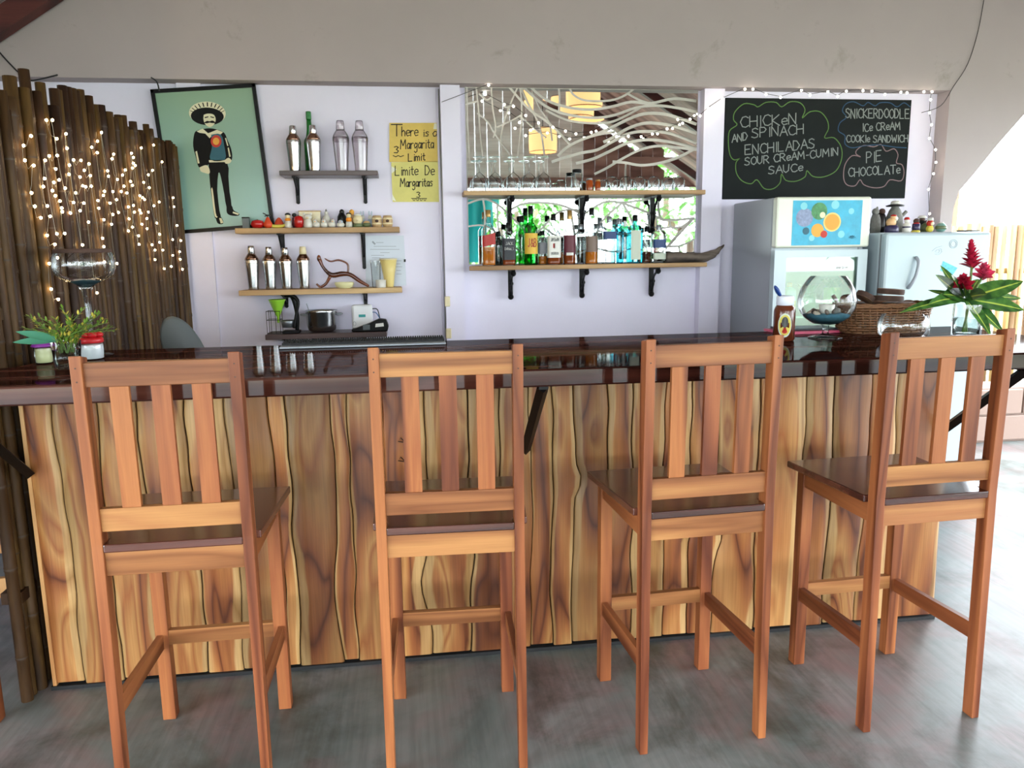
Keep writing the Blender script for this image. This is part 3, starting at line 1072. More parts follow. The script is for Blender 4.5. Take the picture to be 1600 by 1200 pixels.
for z in (0.35, 1.3, 1.95):
    MB().box(-0.05, 0.015, -0.05, 0.06, z, z + 0.04).build('rail', 'aged_bamboo', screen)
    vs = [(-0.05, 0, z), (-0.025, 0, z), (0.055, 1.98, z), (0.03, 1.98, z)]
    MB().slab([(v_[0], v_[1]) for v_ in vs], z, z + 0.04).build('rail', 'aged_bamboo', screen)

# ------------------------------------------------------------------ fairy lights
bulb_px = [(190,625),(222,625),(108,708),(295,697),(245,722),(68,758),(485,690),(463,735),(300,772),(432,767),(462,795),(205,812),(248,810),(75,835),(183,835),(122,862),(335,833),(375,835),(418,853),(313,860),(240,880),(392,887),(550,803),(541,827),(645,798),(655,820),(697,770),(763,755),(808,843),(757,887),(735,910),(310,908),(425,915),(370,922),(180,930),(258,937),(230,950),(517,890),(522,918),(570,935),(597,912),(612,885),(655,850),(665,862),(650,875),(640,945),(650,965),(605,970),(710,950),(740,977),(173,972),(290,980),(222,993),(110,1005),(238,1020),(385,968),(400,973),(430,970),(347,1005),(262,1047),(500,997),(545,998),(590,997),(495,1018),(620,1005),(690,1020),(705,1030),(715,1040),(465,1045),(530,1058),(565,1040),(335,1055),(390,1058),(195,1073),(272,1083),(275,1103),(318,1110),(370,1098),(470,1085),(128,1075),(628,1078),(655,1070),(660,1105),(688,1095),(695,1110),(735,1105),(765,1072),(793,1052),(867,1030),(872,1077),(575,1107),(545,1117),(497,1145),(210,1127),(160,1135),(415,1157),(538,1168),(632,1140),(727,1138),(700,1168),(780,1162),(888,1175)]
bulb_px += [(a, b + 933.3) for a, b in [(193,293),(246,285),(288,283),(235,340),(383,343),(490,308),(497,352),(628,270),(650,250),(683,295),(685,340),(728,258),(795,287),(795,330),(755,342),(770,370),(812,370),(865,315),(908,320),(902,378),(865,397),(905,418),(770,420),(820,467),(857,455),(917,470),(567,440),(205,440),(248,410),(500,432),(215,573),(253,627),(460,593)]]
lights = thing('string_lights', 'curtain of warm fairy lights hung over the bamboo screen', 'string lights', (-1.63, 0.3, 1.3))
pts = []
base = Vector(lights.location)
b0 = None
for cx, cy in bulb_px:
    p = on_screen(cx / 3.3333, cy / 3.3333)
    p = p + Vector((0.034, 0, 0)) - base
    pts.append(p)
    if b0 is None:
        b0 = MB().ball((0, 0, 0), (0.0056, 0.0056, 0.0056), 6, 3).build('bulb', 'bulb_warm', lights, True, loc=p)
    else:
        o = b0.copy()
        COL.objects.link(o)
        o.parent = lights
        o.location = p
rest = sorted(pts, key=lambda q: (round(q.y / 0.09), q.z))
w = MB()
for a, b in zip(rest[:-1], rest[1:]):
    if (a - b).length < 0.5:
        m = (a + b) / 2 + Vector((-0.006, 0, -0.02))
        w.tube([a + Vector((-.004, 0, .004)), m, b + Vector((-.004, 0, .004))], 0.0007, 3, False)
w.build('wire', 'wire_pale', lights)

s2 = [(290,115),(272,165),(375,220),(425,230),(492,280),(458,318),(562,320),(518,360),(640,345),(708,365),(765,380),(848,372),(915,335),(985,395),(1050,393),(1120,395),(1180,380),(1260,352),(1345,322),(1318,302),(1385,300),(1440,282),(1485,240),(1560,190)]
s2 = [(680 + a / 3.478, 100 + b / 3.478) for a, b in s2]
s3 = [(22,158),(93,110),(205,62),(245,62),(310,88),(383,103),(487,68),(530,92),(620,75),(668,98),(712,72),(795,70),(840,72),(905,88),(985,78),(1015,80),(1100,75),(1140,75),(1133,115),(1128,180),(1138,240),(1128,308),(1158,365),(1160,428),(1148,485),(1123,563),(1128,685)]
s3 = [(1100 + a * .3125, 120 + b * .3125) for a, b in s3]
lp = at(763, 134, 1.9)
lights2 = thing('string_lights', 'string of white fairy lights looped across the mirror and around the chalkboard', 'string lights', lp)
b1 = None
wp = [at(690, 161, 1.95) - lp]
for i, (px, py) in enumerate(s2 + s3):
    yy = 1.93 if i < len(s2) else 1.905
    if i >= len(s2) + 18:
        yy = 1.95
    p = at(px, py, yy) - lp
    wp.append(p)
    if b1 is None:
        b1 = MB().ball((0, 0, 0), (0.0075, 0.0075, 0.0075), 6, 3).build('bulb', 'bulb_white', lights2, True, loc=p)
    else:
        o = b1.copy()
        COL.objects.link(o)
        o.parent = lights2
        o.location = p
MB().tube([p + Vector((0, 0.004, 0.006)) for p in wp], 0.0016, 4, False).build('wire', 'cable_black', lights2)

# ------------------------------------------------------------------ lettering: single-stroke letters
GL = {
 'A': [[(0,0),(.4,1),(.8,0)],[(.15,.38),(.65,.38)]], 'C': [[(.75,.85),(.5,1),(.2,.92),(0,.5),(.2,.06),(.5,0),(.78,.15)]],
 'D': [[(0,0),(0,1),(.4,.95),(.72,.5),(.4,.04),(0,0)]], 'E': [[(.65,1),(0,1),(0,0),(.68,0)],[(0,.52),(.52,.54)]],
 'H': [[(0,1),(0,0)],[(.7,1),(.7,0)],[(0,.5),(.7,.52)]], 'I': [[(.15,1),(.15,0)]], 'K': [[(0,1),(0,0)],[(.65,1),(0,.48),(.7,0)]],
 'L': [[(0,1),(0,0),(.6,0)]], 'M': [[(0,0),(.08,1),(.42,.35),(.78,1),(.86,0)]], 'N': [[(0,0),(0,1),(.66,0),(.68,1)]],
 'O': [[(.4,1),(.1,.82),(0,.5),(.12,.15),(.4,0),(.68,.18),(.78,.52),(.66,.85),(.4,1)]], 'P': [[(0,0),(0,1),(.45,.98),(.65,.76),(.45,.5),(0,.46)]],
 'R': [[(0,0),(0,1),(.45,.98),(.65,.76),(.45,.52),(0,.48)],[(.25,.48),(.7,0)]], 'S': [[(.66,.86),(.4,1),(.1,.9),(.08,.65),(.4,.5),(.66,.34),(.6,.08),(.3,0),(0,.12)]],
 'T': [[(0,1),(.8,1)],[(.4,1),(.4,0)]], 'U': [[(0,1),(.03,.25),(.3,0),(.6,.22),(.66,1)]], 'W': [[(0,1),(.2,0),(.45,.65),(.7,0),(.92,1)]],
 'B': [[(0,0),(0,1),(.4,.98),(.58,.76),(.4,.54),(0,.52)],[(.4,.54),(.66,.3),(.45,.02),(0,0)]], 'J': [[(.5,1),(.5,.2),(.28,0),(0,.14)]],
 '&': [[(.75,0),(.2,.75),(.35,1),(.5,.8),(.05,.3),(.2,0),(.5,.1),(.7,.4)]], '-': [[(.1,.45),(.4,.45)]], '.': [[(.1,.4),(.16,.46)]],
 'e': [[(.06,.32),(.56,.36),(.5,.58),(.28,.64),(.06,.5),(.02,.25),(.2,.02),(.54,.1)]], 'i': [[(.12,.6),(.12,0)],[(.12,.8),(.13,.85)]],
 'h': [[(0,1),(0,0)],[(0,.4),(.25,.62),(.45,.45),(.46,0)]], 'r': [[(0,.6),(0,0)],[(0,.4),(.2,.6),(.42,.56)]], 's': [[(.42,.54),(.2,.62),(.04,.48),(.36,.26),(.3,.04),(0,.06)]],
 'a': [[(.46,.5),(.22,.62),(.02,.36),(.12,.04),(.32,.06),(.46,.34)],[(.48,.6),(.48,0)]], 'g': [[(.46,.5),(.22,.62),(.02,.36),(.14,.06),(.46,.3)],[(.48,.6),(.46,-.28),(.2,-.4),(.02,-.26)]],
 'o': [[(.25,.62),(.03,.42),(.06,.12),(.26,0),(.48,.18),(.48,.45),(.25,.62)]], 't': [[(.2,.92),(.2,.1),(.36,0),(.44,.06)],[(0,.6),(.42,.62)]],
 'm': [[(0,.6),(0,0)],[(0,.42),(.2,.6),(.34,.44),(.34,0)],[(.34,.42),(.54,.6),(.68,.44),(.68,0)]], 'n': [[(0,.6),(0,0)],[(0,.4),(.24,.62),(.44,.44),(.45,0)]],
 '3': [[(.04,.9),(.3,1),(.55,.82),(.3,.54),(.56,.3),(.4,.02),(.02,.08)]], 'd': [[(.46,.5),(.22,.62),(.02,.36),(.12,.04),(.32,.06),(.46,.34)],[(.48,1),(.48,0)]],
 'y': [[(0,.6),(.24,.1)],[(.46,.6),(.1,-.35)]], 'l': [[(.1,1),(.1,0)]],
}
WID = {'I': .35, 'i': .3, '.': .35, '-': .6, ' ': .5, 'M': 1.05, 'W': 1.1, 'm': .86, 'l': .28, 'r': .52, 't': .55, 's': .54, 'e': .68, 'h': .62, 'n': .6, 'o': .62, 'a': .64, 'g': .64, '3': .75, 'd': .64, 'y': .6, '&': .9}


def ribbon(mb, pl, width, nrm=Vector((0, -1, 0)), th=0.0006):
    for a, b in zip(pl[:-1], pl[1:]):
        d = b - a
        if d.length < 1e-6:
            continue
        d.normalize()
        s = d.cross(nrm) * width * 0.5
        e = d * width * 0.3
        mb.plate([a - e - s, b + e - s, b + e + s, a - e + s], th, nrm)


def write(mb, text, p0, p1, hpx, depth, width, org, jit=0.04, slant=0.0):
    tot = sum(WID.get(ch, .88) for ch in text)
    x = 0.0
    dx, dy = (p1[0] - p0[0]), (p1[1] - p0[1])
    for ch in text:
        jy = random.uniform(-jit, jit) * hpx
        for st in GL.get(ch, []):
            pl = []
            for gx, gy in st:
                f = (x + gx) / tot
                px = p0[0] + dx * f + slant * gy * hpx
                py = p0[1] + dy * f - gy * hpx + jy
                pl.append(at(px, py, depth) - org)
            ribbon(mb, pl, width)
        x += WID.get(ch, .88)


# ------------------------------------------------------------------ chalkboard
CY = WY - 0.018
p = [at(1132, 154, CY), at(1425, 155, CY), at(1413, 311, CY), at(1132, 310, CY)]
xa, xb = (p[0].x + p[3].x) / 2, (p[1].x + p[2].x) / 2
za, zb = (p[2].z + p[3].z) / 2, (p[0].z + p[1].z) / 2
corg = Vector(((xa + xb) / 2, CY, za))
cb = thing('chalkboard', 'black chalkboard with handwritten menu in coloured clouds', 'chalkboard', corg)
MB().box(xa - corg.x, xb - corg.x, 0, 0.016, 0, zb - za).build('board', 'slate', cb)


def c7(a, b):
    return (1100 + a * .3125, 120 + b * .3125)


FD = CY - 0.0002
for tx, q0, q1, hh in [('CHICKeN', (182, 253), (470, 236), 58), ('AND', (140, 330), (222, 315), 42), ('SPINACH', (238, 305), (505, 285), 52), ('ENCHILADAS', (205, 390), (560, 356), 52), ('SOUR CReAM-CUMIN', (203, 443), (676, 392), 42), ('SAUCe', (322, 488), (500, 470), 42), ('SNICKERDOODLE', (708, 206), (1032, 208), 50), ('ICe CReAM', (792, 274), (985, 263), 42), ('COOKIe SANDWICH', (712, 327), (1024, 327), 38), ('PIE', (812, 432), (895, 422), 58), ('CHOCOLATe', (722, 500), (985, 482), 46)]:
    wm = MB()
    write(wm, tx, c7(*q0), c7(*q1), hh * .29, FD, 0.0058, corg)
    wm.build('chalk_lettering', 'chalk_white', cb)
for nm, mt, pl in [
    ('chalk_cloud', 'chalk_green', [(180,408),(150,415),(130,390),(122,330),(128,270),(165,240),(148,215),(155,175),(200,135),(250,140),(270,150),(310,128),(360,128),(388,150),(430,125),(480,130),(505,165),(492,205),(530,175),(580,175),(615,215),(622,260),(603,305),(650,305),(685,350),(688,410),(660,470),(600,500),(545,498),(515,470),(505,500),(460,522),(410,518),(388,487),(380,530),(345,560),(300,558),(265,515),(235,535),(190,520),(162,480),(160,430),(180,408)]),
    ('chalk_cloud', 'chalk_blue', [(1030,150),(1000,130),(965,150),(930,130),(880,130),(855,145),(820,128),(795,145),(750,125),(710,135),(692,170),(712,202),(680,230),(672,270),(705,295),(705,335),(740,355),(800,345),(870,340),(910,345),(960,352),(1012,355)]),
    ('chalk_cloud', 'chalk_pink', [(782,400),(760,385),(765,365),(800,343),(850,350),(885,338),(910,372),(950,360),(970,390),(962,430),(990,440),(1000,480),(985,520),(930,515),(900,548),(850,555),(800,540),(780,515),(755,545),(715,540),(698,505),(705,440),(740,395),(782,400)])]:
    m = MB()
    sp = smooth_path([at(*c7(*q), FD) - corg for q in pl], 4)
    ribbon(m, sp, 0.0055)
    m.build(nm, mt, cb)

# ------------------------------------------------------------------ yellow paper notices
def sheet(name, label, cat, cs, mat, depth=WY - 0.004, th=0.002):
    ps = [at(x_, y_, depth) for x_, y_ in cs]
    o = sum(ps, Vector()) / len(ps)
    t = thing(name, label, cat, o)
    MB().plate([q - o for q in ps], th).build('paper', mat, t)
    return t, o


def c3(a, b):
    return (340 + a / 4.2105, 160 + b / 4.2105)


PD = WY - 0.0064
t, o = sheet('paper_notice', 'upper yellow paper notice reading There is a 3 Margarita Limit', 'notice', [c3(1130, 392), c3(1455, 392), c3(1450, 135), c3(1130, 135)], 'paper_yellow')
m = MB()
for tx, q0, q1, hh, w_ in [('T', (1142, 222), (1222, 222), 76, .006), ('here', (1212, 222), (1325, 220), 62, .005), ('is', (1352, 225), (1395, 222), 50, .005), ('a', (1415, 225), (1455, 222), 56, .005), ('Margarita', (1203, 308), (1428, 300), 62, .005), ('3', (1160, 335), (1200, 332), 44, .005), ('Limit', (1255, 388), (1370, 380), 50, .005)]:
    write(m, tx, c3(*q0), c3(*q1), hh / 4.2105, PD, w_, o, 0.02)
ribbon(m, [at(*c3(*q), PD) - o for q in [(1155, 350), (1172, 358), (1188, 350), (1204, 357), (1224, 350)]], 0.0045)
m.build('lettering', 'ink_black', t)
MB().plate([at(*c3(*q), PD) - o for q in [(1420, 175), (1455, 178), (1452, 138), (1425, 138)]], 0.0004).build('tape', 'tape', t)
t, o = sheet('paper_notice', 'lower lemon paper notice reading Limite De Margaritas', 'notice', [c3(1152, 655), c3(1458, 655), c3(1458, 388), c3(1142, 394)], 'paper_lemon')
m = MB()
for tx, q0, q1, hh, w_ in [('Limite', (1168, 480), (1325, 478), 62, .005), ('De', (1365, 478), (1432, 480), 62, .005), ('Margaritas', (1202, 556), (1418, 552), 56, .005), ('3', (1308, 625), (1340, 625), 36, .0045)]:
    write(m, tx, c3(*q0), c3(*q1), hh / 4.2105, PD, w_, o, 0.02)
ribbon(m, [at(*c3(*q), PD) - o for q in [(1275, 632), (1376, 632)]], 0.004)
for q in (1285, 1308, 1332, 1356):
    ribbon(m, [at(*c3(q, 634), PD) - o, at(*c3(q + 3, 646), PD) - o, at(*c3(q + 12, 646), PD) - o, at(*c3(q + 14, 634), PD) - o], 0.003)
m.build('lettering', 'ink_black', t)
for q in ([(1146, 640), (1175, 650), (1150, 605)], [(1142, 470), (1178, 440), (1145, 420)]):
    MB().plate([at(*c3(*q_), PD) - o for q_ in q], 0.0004).build('tape', 'tape', t)
# white printed notice behind the cups
t, o = sheet('paper_notice', 'white printed notice in a clear sleeve behind the yellow cup', 'notice', [(572, 449), (635, 446), (631, 368), (570, 368)], 'paper_white')
m = MB()


def c9(a, b):
    return (360 + a / 5.3333, 310 + b / 5.3333)


for a0, a1, b in [(1195, 1380, 400), (1165, 1408, 425), (1250, 1325, 452), (1175, 1280, 475), (1180, 1250, 495), (1375, 1425, 520), (1380, 1415, 545), (1375, 1430, 570), (1385, 1420, 600), (1215, 1275, 368), (1385, 1425, 630)]:
    ribbon(m, [at(*c9(a0, b), PD) - o, at(*c9(a1, b), PD) - o], 0.0028)
ribbon(m, [at(*c9(1186, 362), PD) - o, at(*c9(1204, 380), PD) - o], 0.010)
m.build('print', 'ink_grey', t)
MB().plate([at(*c9(*q), PD) - o for q in [(1446, 530), (1461, 530), (1461, 507), (1446, 507)]], 0.004).build('clip', 'black_plastic', t)

# ------------------------------------------------------------------ framed picture, hung crooked
FY = WY - 0.03
ptl, ptr, pbl = at(230, 142, FY), at(394, 133, FY), at(276, 364, FY)
pc = (ptr + pbl) / 2
tilt = math.atan2(ptr.z - ptl.z, ptr.x - ptl.x) * 0.75 + 0.02
pw, ph = 0.565, 0.79
pic = thing('framed_picture', 'crooked framed green picture of a man in a sombrero', 'picture', pc)
pic.rotation_euler = (0, -tilt, 0)
fw = 0.02
for nm, a in (('frame_side', (-pw / 2, -pw / 2 + fw, -ph / 2, ph / 2)), ('frame_side', (pw / 2 - fw, pw / 2, -ph / 2, ph / 2)), ('frame_side', (-pw / 2, pw / 2, -ph / 2, -ph / 2 + fw)), ('frame_side', (-pw / 2, pw / 2, ph / 2 - fw, ph / 2))):
    MB().box(a[0], a[1], -0.012, 0.014, a[2], a[3]).build(nm, 'frame_black', pic, bevel=0.002)
MB().box(-pw / 2 + 0.01, pw / 2 - 0.01, 0.0, 0.01, -ph / 2 + 0.01, ph / 2 - 0.01).build('print', 'poster_green', pic)


_inv = Matrix.Rotation(-tilt, 3, 'Y').inverted()


def figure_part(name, mat, pts, lift, smooth=3):
    q = []
    for a, b in pts:
        w_ = at(a / 3.3333, b / 3.3333, FY) - pc
        w_ = _inv @ w_
        q.append(Vector((w_.x, -lift, w_.z)))
    if smooth:
        q = smooth_path(q + [q[0]], smooth)[:-1]
    n = len(q)
    sa = sum(q[i].x * q[(i + 1) % n].z - q[(i + 1) % n].x * q[i].z for i in range(n))
    if sa < 0:
        q.reverse()
    MB().plate(q, 0.0004).build(name, mat, pic)


def ell(cx, cy, rx, ry, n=22, rot=0.0):
    return [(cx + rx * math.cos(2 * PI * i / n) * math.cos(rot) - ry * math.sin(2 * PI * i / n) * math.sin(rot), cy + rx * math.cos(2 * PI * i / n) * math.sin(rot) + ry * math.sin(2 * PI * i / n) * math.cos(rot)) for i in range(n)]


L0 = 0.0004
figure_part('printed_hat_brim', 'print_cream', ell(1080, 590, 96, 61, 26, 0.06), L0, 0)
figure_part('printed_hat_shade', 'print_black', ell(1080, 606, 86, 46, 26, 0.04), L0 + .0005, 0)
for k in range(11):
    a = PI + 0.25 + k * (PI - 0.5) / 10
    ca_, sa_ = math.cos(a), math.sin(a)
    figure_part('printed_hat_mark', 'print_black', [(1080 + 92 * ca_ - 3, 590 + 57 * sa_), (1080 + 92 * ca_ + 3, 590 + 57 * sa_), (1080 + 72 * ca_ + 4, 597 + 42 * sa_), (1080 + 72 * ca_ - 2, 597 + 42 * sa_)], L0 + .0005, 0)
figure_part('printed_face', 'print_cream', [(1062, 598), (1085, 592), (1114, 598), (1124, 625), (1112, 652), (1090, 662), (1068, 645), (1060, 620)], L0 + .001)
figure_part('printed_moustache', 'print_black', [(1062, 640), (1078, 630), (1092, 632), (1108, 628), (1124, 640), (1104, 641), (1092, 639), (1076, 643)], L0 + .0015)
figure_part('printed_brow', 'print_black', [(1066, 610), (1086, 606), (1086, 611), (1068, 616)], L0 + .0015, 0)
figure_part('printed_brow', 'print_black', [(1096, 606), (1116, 610), (1114, 616), (1096, 611)], L0 + .0015, 0)
figure_part('printed_jacket', 'print_black', [(1058, 672), (1022, 682), (1010, 706), (1006, 760), (1020, 818), (1034, 868), (1058, 876), (1082, 860), (1110, 836), (1176, 838), (1196, 850), (1210, 820), (1204, 776), (1186, 732), (1168, 692), (1128, 674), (1090, 668)], L0)
figure_part('printed_collar', 'print_cream', [(1024, 684), (1056, 670), (1084, 694), (1096, 690), (1130, 676), (1162, 688), (1150, 700), (1110, 700), (1092, 720), (1070, 696), (1040, 692)], L0 + .0005, 0)
figure_part('printed_shirt', 'print_teal', [(1100, 702), (1150, 700), (1168, 760), (1172, 832), (1096, 832), (1104, 770)], L0 + .0008)
figure_part('printed_badge', 'print_red', ell(1126, 736, 28, 32, 20), L0 + .0012, 0)
figure_part('printed_badge_inlay', 'print_gold', ell(1126, 736, 17, 19, 18), L0 + .0016, 0)
figure_part('printed_belt', 'print_cream', [(1088, 834), (1180, 834), (1180, 844), (1090, 846)], L0 + .0008, 0)
figure_part('printed_hand', 'print_cream', [(1040, 872), (1076, 860), (1092, 884), (1090, 905), (1064, 900), (1046, 892)], L0 + .001)
figure_part('printed_hand', 'print_cream', [(1168, 836), (1190, 822), (1206, 836), (1196, 850), (1176, 852)], L0 + .001)
figure_part('printed_trousers', 'print_black', [(1086, 846), (1182, 844), (1190, 920), (1196, 1000), (1206, 1070), (1180, 1078), (1168, 1010), (1150, 920), (1138, 900), (1132, 990), (1144, 1100), (1150, 1130), (1120, 1136), (1108, 1060), (1094, 960)], L0, 2)
figure_part('printed_seam', 'print_cream', [(1100, 985), (1108, 985), (1124, 1110), (1134, 1130), (1122, 1130), (1112, 1090)], L0 + .0006)
figure_part('printed_boot', 'print_black', [(1180, 1076), (1206, 1070), (1218, 1096), (1246, 1112), (1240, 1124), (1202, 1122), (1182, 1108)], L0 + .0003)
figure_part('printed_boot_shine', 'print_cream', [(1214, 1102), (1246, 1112), (1240, 1120), (1212, 1110)], L0 + .001, 0)
figure_part('printed_boot', 'print_black', [(1122, 1128), (1150, 1128), (1164, 1160), (1150, 1168), (1132, 1160)], L0 + .0003)
figure_part('printed_boot_shine', 'print_cream', [(1142, 1136), (1154, 1136), (1164, 1160), (1150, 1164)], L0 + .001, 0)
for q in ([(1018, 790), (1026, 786), (1040, 850), (1030, 852)], [(1186, 770), (1192, 768), (1202, 815), (1194, 818)], [(1172, 720), (1178, 718), (1190, 760), (1184, 760)]):
    figure_part('printed_sleeve_trim', 'print_cream', q, L0 + .0006, 0)

# ------------------------------------------------------------------ mosaic mirror
MX0, MX1, MZ0, MZ1 = 0.012, 1.432, 1.425, 2.452
MY = WY - 0.022
morg = Vector(((MX0 + MX1) / 2, MY, MZ0))
mirror = thing('mosaic_mirror', 'wall mirror of cut pieces forming waves and leaves in pale grout', 'mirror', morg)
MB().box(MX0 - morg.x, MX1 - morg.x, 0.004, 0.022, 0, MZ1 - MZ0).build('grout_bed', 'grout', mirror)


def c4(a, b):
    return (720 + a / 4.21, 120 + b / 4.21)


def c6(a, b):
    return (700 + a / 3.636, 300 + b / 3.636)


curves = [(c4, .013, [(450,60),(560,150),(700,200),(860,215),(1000,195),(1120,165),(1250,175),(1400,145),(1545,160)]),
 (c4, .013, [(400,60),(540,180),(640,230),(760,260),(900,270),(1020,250),(1150,205),(1280,190),(1420,205),(1545,232)]),
 (c4, .011, [(560,220),(700,285),(850,305),(980,300),(1080,260),(1180,205)]),
 (c4, .010, [(715,60),(735,110),(800,150),(900,160),(1010,150),(1100,110),(1170,50)]), (c4, .010, [(1100,112),(1180,155),(1250,178)]),
 (c4, .015, [(860,390),(960,350),(1080,290),(1200,245),(1330,245),(1440,275),(1545,312)]),
 (c4, .015, [(940,430),(1000,400),(1100,340),(1220,305),(1350,315),(1450,340),(1545,372)]),
 (c4, .013, [(640,520),(690,470),(780,420),(900,380),(1010,365)]),
 (c4, .014, [(600,560),(690,530),(800,500),(900,480),(1010,420),(1120,370),(1240,360),(1380,375),(1545,438)]),
 (c4, .014, [(760,570),(870,540),(980,490),(1100,435),(1230,415),(1380,430),(1545,472)]),
 (c4, .012, [(880,640),(960,600),(1060,540),(1180,480),(1300,455),(1420,465),(1545,482)]),
 (c4, .014, [(1545,470),(1430,530),(1300,570),(1180,582),(1080,565),(1000,560)]), (c4, .010, [(1085,565),(1080,640),(1090,760)]),
 (c4, .008, [(385,45),(330,170),(290,280),(265,400),(270,520)]), (c4, .009, [(385,45),(440,170),(500,280),(530,380),(550,520)]),
 (c4, .008, [(390,60),(402,200),(395,330),(375,520)]), (c4, .008, [(100,45),(120,250),(130,400),(150,560)]),
 (c4, .008, [(200,45),(210,200),(230,330),(215,400)]), (c4, .008, [(40,45),(45,300),(60,560)]), (c4, .008, [(110,240),(180,300),(220,370),(330,520)]),
 (c4, .011, [(300,45),(400,160),(470,230),(560,290),(640,360),(720,450)]), (c4, .008, [(470,100),(520,210),(580,300),(600,420)]),
 (c4, .007, [(240,330),(330,290),(400,250)]), (c4, .007, [(395,260),(470,330),(560,400)]), (c4, .010, [(640,45),(650,130),(645,240)]),
 (c4, .008, [(120,110),(170,150),(205,130)]), (c4, .008, [(0,190),(110,160)]), (c4, .007, [(270,170),(300,200),(345,180)]),
 (c6, .010, [(340,110),(420,70),(520,60),(640,75),(760,125)]), (c6, .010, [(480,260),(540,200),(620,120),(700,100),(760,110)]), (c6, .010, [(740,150),(880,60),(1000,60),(1150,40)]),
 (c6, .010, [(990,60),(1030,130),(1060,230),(1050,400)]), (c6, .010, [(990,62),(900,140),(850,220),(830,400)]), (c6, .010, [(1000,66),(1140,120),(1200,150)]),
 (c6, .012, [(1190,10),(1200,140),(1260,160),(1395,150)]), (c6, .010, [(1260,158),(1270,200),(1330,196),(1390,150)]), (c6, .012, [(1170,400),(1230,330),(1290,260),(1390,150)]),
 (c6, .010, [(1240,310),(1320,305),(1395,270)]), (c6, .009, [(1185,150),(1190,200),(1225,230),(1230,330)]), (c6, .009, [(1120,180),(1195,205),(1270,198)]),
 (c6, .009, [(1310,305),(1320,360),(1310,430)]), (c6, .009, [(100,70),(200,40),(280,70),(350,130)]), (c6, .009, [(200,40),(210,160),(190,430)]), (c6, .009, [(280,70),(290,240),(330,430)]),
 (c6, .009, [(480,260),(470,430)]), (c6, .009, [(540,200),(620,250),(700,260),(760,200)]), (c6, .009, [(620,250),(640,430)]), (c6, .009, [(700,100),(720,260),(740,430)]),
 (c6, .009, [(850,220),(950,240),(1060,230)]), (c6, .009, [(1060,230),(1120,300),(1160,430)]), (c6, .009, [(350,130),(420,200),(480,260)]), (c6, .008, [(90,200),(200,190),(290,240),(400,330),(470,340)]),
 (c6, .009, [(640,340),(740,350),(830,320),(940,340),(1050,320)])]
verts, faces = [], []


def add_poly(ps):
    k = len(verts)
    verts.extend(ps)
    faces.append(list(range(k, k + len(ps))))


add_poly([Vector((MX0 + .004, MZ0 + .004)), Vector((MX1 - .004, MZ0 + .004)), Vector((MX1 - .004, MZ1 - .004)), Vector((MX0 + .004, MZ1 - .004))])
for fn, w_, pl in curves:
    sp = smooth_path([at(*fn(*q), MY) for q in pl], 4)
    sp = [Vector((q.x, q.z)) for q in sp]
    for i in range(len(sp) - 1):
        a, b = sp[i], sp[i + 1]
        d = (b - a).normalized()
        n_ = Vector((-d.y, d.x)) * w_ * 0.62
        e = d * w_ * 0.25
        add_poly([a - e - n_, b + e - n_, b + e + n_, a - e + n_])
ov, oe, of, ovo, oeo, ofo = delaunay_2d_cdt(verts, [], faces, 0, 1e-5)
keep = [i for i, q in enumerate(ofo) if list(q) == [0]]
edge = {}
for i in keep:
    fc = of[i]
    for k in range(len(fc)):
        edge.setdefault(frozenset((fc[k], fc[(k + 1) % len(fc)])), []).append(i)
adj = {i: [] for i in keep}
for e, q in edge.items():
    if len(q) == 2:
        adj[q[0]].append(q[1])
        adj[q[1]].append(q[0])
seen = set()
for i in keep:
    if i in seen:
        continue
    comp, stack = [], [i]
    seen.add(i)
    while stack:
        j = stack.pop()
        comp.append(j)
        for k in adj[j]:
            if k not in seen:
                seen.add(k)
                stack.append(k)
    area = 0.0
    cen = Vector((0, 0))
    for j in comp:
        a, b, c = [ov[k] for k in of[j]]
        ar = abs((b - a).cross(c - a)) / 2
        area += ar
        cen += (a + b + c) / 3 * ar
    if area < 2.5e-4:
        continue
    cen /= area
    ids = {}
    m = MB()
    vs, fs = [], []
    for j in comp:
        for k in of[j]:
            if k not in ids:
                ids[k] = len(vs)
                vs.append((ov[k].x - cen.x, 0.0, ov[k].y - cen.y))
    n = len(vs)
    vs += [(v_[0], 0.005, v_[2]) for v_ in vs]
    cs = set(comp)
    for j in comp:
        f3 = [ids[k] for k in of[j]]
        a, b, c = [ov[k] for k in of[j]]
        if (b - a).cross(c - a) < 0:
            f3.reverse()
        fs.append(tuple(f3))
        for k in range(3):
            if len(edge[frozenset((of[j][k], of[j][(k + 1) % 3]))]) == 1:
                p0_, p1_ = f3[k], f3[(k + 1) % 3]
                fs.append((p1_, p0_, p0_ + n, p1_ + n))
    ob = m.add(vs, fs).build('mirror_piece', 'mirror_silver', mirror, loc=(cen.x - morg.x, 0.0, cen.y - morg.z))
    tl = 0.012 if area > 0.01 else 0.03
    ob.rotation_euler = (random.uniform(-tl, tl), 0, random.uniform(-tl, tl))
    rm = ob.rotation_euler.to_matrix()
    ob.location.y = 0.003 - max((rm @ Vector(v_)).y for v_ in vs[:n])

